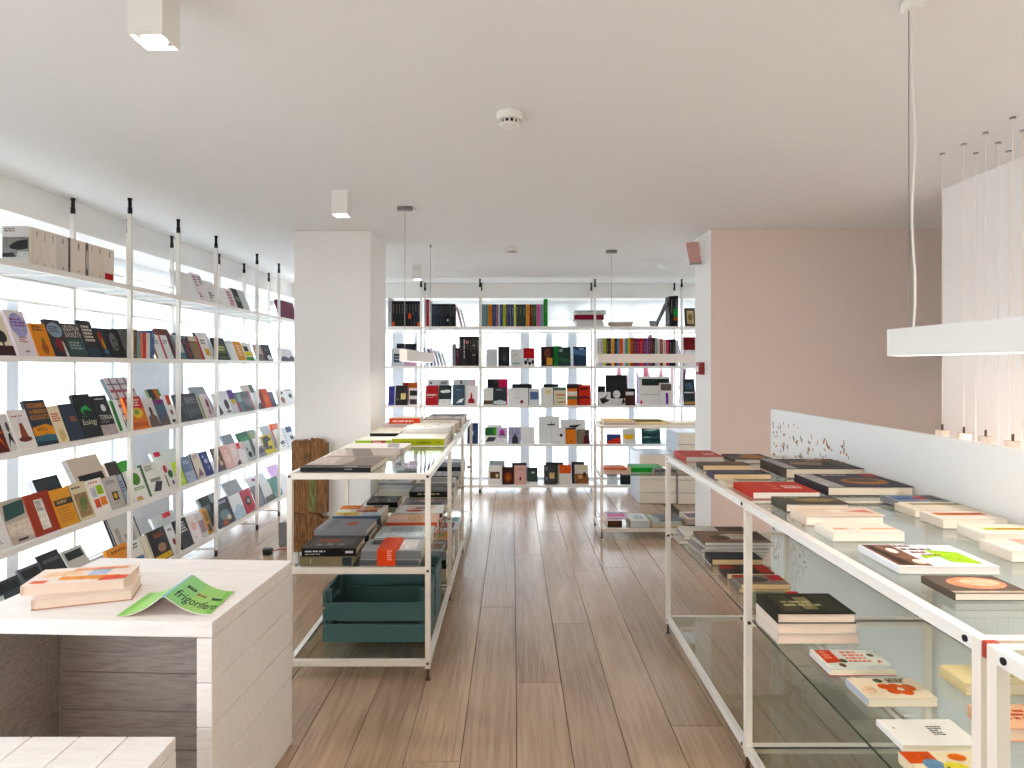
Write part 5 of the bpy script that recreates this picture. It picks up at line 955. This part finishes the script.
# ---------------------------------------------------------------- short table
gs = 'publications on the short table'
def sh(lv, x, w, t_, c, n, art='', z=0, y=5.9, d=.3, sp=None, cat='book', rz=0): return lay(x, y, QZ[lv] + z, w, d, t_, c, f'{n}, on the short table', gs, art, spine=sp, mode='s', cat=cat, rz=rz, page='e8d8c0')
sh(0, .83, .28, .02, 'd8cfc8', 'pale rose booklet top level', '', sp='c8b0b0', rz=-2); sh(0, .83, .26, .015, 'e0c8a0', 'tan booklet topmost by the post', 'r .1 .1 .9 .9 d8b880', .0208, 5.93)
sh(0, 1.13, .26, .02, 'e8d8b0', 'cream booklet with yellow cover', 'r .1 0 .5 1 e8cc6a', rz=3); sh(0, 1.13, .26, .012, '5a5a50', 'grey brochure over the yellow cover', 'r .5 0 1 1 d8c47a', .021, 6.0, .2)
sh(0, 1.43, .26, .02, 'e8e0d4', 'ivory booklet', 'r .2 .2 .8 .8 f0e8e0', rz=-2); sh(0, 1.72, .26, .02, 'e4dccf', 'bone booklet', '')
sh(0, 1.84, .2, .03, 'a8b08a', 'pale green small book', '', .0208, 6.0, .2)
sh(1, .83, .24, .025, 'e8c8b8', 'white brochure with peach foot', 'r .1 .1 .9 .4 e0a890', cat='brochure'); sh(1, .83, .22, .014, 'd86a3a', 'orange brochure', '', .0258, 5.98, .2, cat='brochure')
sh(1, 1.09, .3, .04, '2f9a3c', 'bright green folder', 'r .1 .1 .9 .9 34a844', y=6.0, d=.24, cat='folder'); sh(1, 1.28, .2, .02, '6a6460', 'dark taupe book with white edge low', '', sp='8a8480', d=.09); sh(1, 1.285, .2, .018, '5a5450', 'dark taupe book with white edge high', '', .0208, d=.09)
sh(1, 1.5, .26, .03, 'a89888', 'fawn book', '')
sh(2, .86, .13, .06, '5a3a2c', 'brown box-like book with red edge low level', 'r 0 0 1 1 e8e4e6', sp='5c3a2a', rz=0); sh(2, .86, .2, .012, 'c8b0c0', 'white magazine with pink photo low level', 'r .2 .1 .6 .9 d04a8a; r .7 .1 .9 .9 8a8a94', .0608, 5.95, .26, cat='magazine')
sh(2, 1.07, .17, .06, 'dcdedc', 'white stack-thick catalogue low level', 'l .2 .2 .8 .7 3 8a8480', sp='d0d4d4')
sh(2, 1.27, .26, .025, 'd8c8a8', 'cream spined magazine low level', '', sp='d8c49c', cat='magazine'); sh(2, 1.27, .26, .022, 'c0c8c4', 'grey green magazine low level', '', .0258, cat='magazine'); sh(2, 1.33, .22, .014, '77787c', 'grey photo magazine low level', 'r .1 .1 .9 .9 5a5c60', .0486, 5.94, .24, cat='magazine', rz=6)
sh(2, 1.58, .24, .025, '4a4448', 'black spined magazine low level', '', sp='3a3436', cat='magazine'); sh(2, 1.58, .24, .05, 'd0c4bc', 'layered magazine with rosy photo low level', 'r .2 .1 .8 .9 8a7478', .0258, sp='c0a8a0', cat='magazine')
# ---------------------------------------------------------------- on the box table
gb = 'books on the box table'
BT = .7506
lay(-1.61, 2.165, BT, .29, .17, .034, 'e6d2c6', 'thick cream paperback lying under another on the box table', gb, '', page='ecd8c8', rz=20, back='c89a8a', spine='e0ccbe')
lay(-1.66, 2.19, BT + .0346, .31, .18, .034, 'efdccf', 'thick paperback with orange collage cover on the box table', gb, 'p dd5a2c .05 .1 .2 .06 .22 .24 .06 .26; p ec9a4c .3 .2 .9 .1 .9 .34 .3 .42; r .55 .4 .75 .75 b8c0d4; p de4c24 .72 .0 1 .05 1 .28 .76 .3; p f0c8a0 .1 .4 .5 .5 .4 .8 .1 .7; r .35 .75 .9 .9 e8a080', page='ecd8c8', rz=14)
o = thing('open_book', 'open green paperback lying face down with its spine up on the box table', 'book', (-1.118, 2.078, BT), gb)
o.rotation_euler = (0, 0, R(3))
hb = .21
def prof(s, side):      # s 0 at spine, 1 at fore edge
    return side * (.004 + .142 * s ** .9), .060 * (1 - s) ** 2.3 + .004
def sheet(name, mat, side, off, cols, th):
    m = MB(); n = 12; pts = []
    for k in range(n + 1):
        x, z = prof(k / n, side); pts.append((x, z + off))
    for k in range(n):
        (xa, za), (xb, zb) = pts[k], pts[k + 1]
        m.add([(xa, 0, za), (xb, 0, zb), (xb, hb, zb), (xa, hb, za), (xa, 0, za - th), (xb, 0, zb - th), (xb, hb, zb - th), (xa, hb, za - th)], [(0, 1, 2, 3), (7, 6, 5, 4), (0, 4, 5, 1), (3, 2, 6, 7), (1, 5, 6, 2), (0, 3, 7, 4)], cols(k / n))
    return m.build(name, mat, o)
for sd, nm_ in ((-1, 'back_cover'), (1, 'front_cover')):
    fc_ = sheet(nm_, 'printed_cover', sd, .0, lambda q: '8cc46a' if q > .75 else ('a4d080' if q > .3 else '96cc8c'), .0012)
    sheet('pages', 'paper', sd, -.0014, lambda q: 'efe4e0', .0025)
MB().box(-.0042, 0, .059, .0042, hb, .0642, '8ab4c8').build('spine', 'printed_cover', o)
def wrap(x, y, k):
    xx, zz = prof(x, 1); return (xx, hb * y, zz + .0006 + .0002 * k)
mm = MB(); vs_, fs_ = text_poly('frigorifero')
mm.add([wrap(.06 + v[0] * .92, .08 + v[1] * .34, 2) for v in vs_], fs_, '1c2a1c'); mm.build('cover_lettering', 'printed_cover', fc_)
pm = print_mesh('l .1 .52 .3 .66 1 26382a; l .34 .48 .64 .6 1 8a6a4a; l .68 .48 .98 .62 1 26382a', wrap); pm.build('cover_print', 'printed_cover', fc_)
print('books', NB)
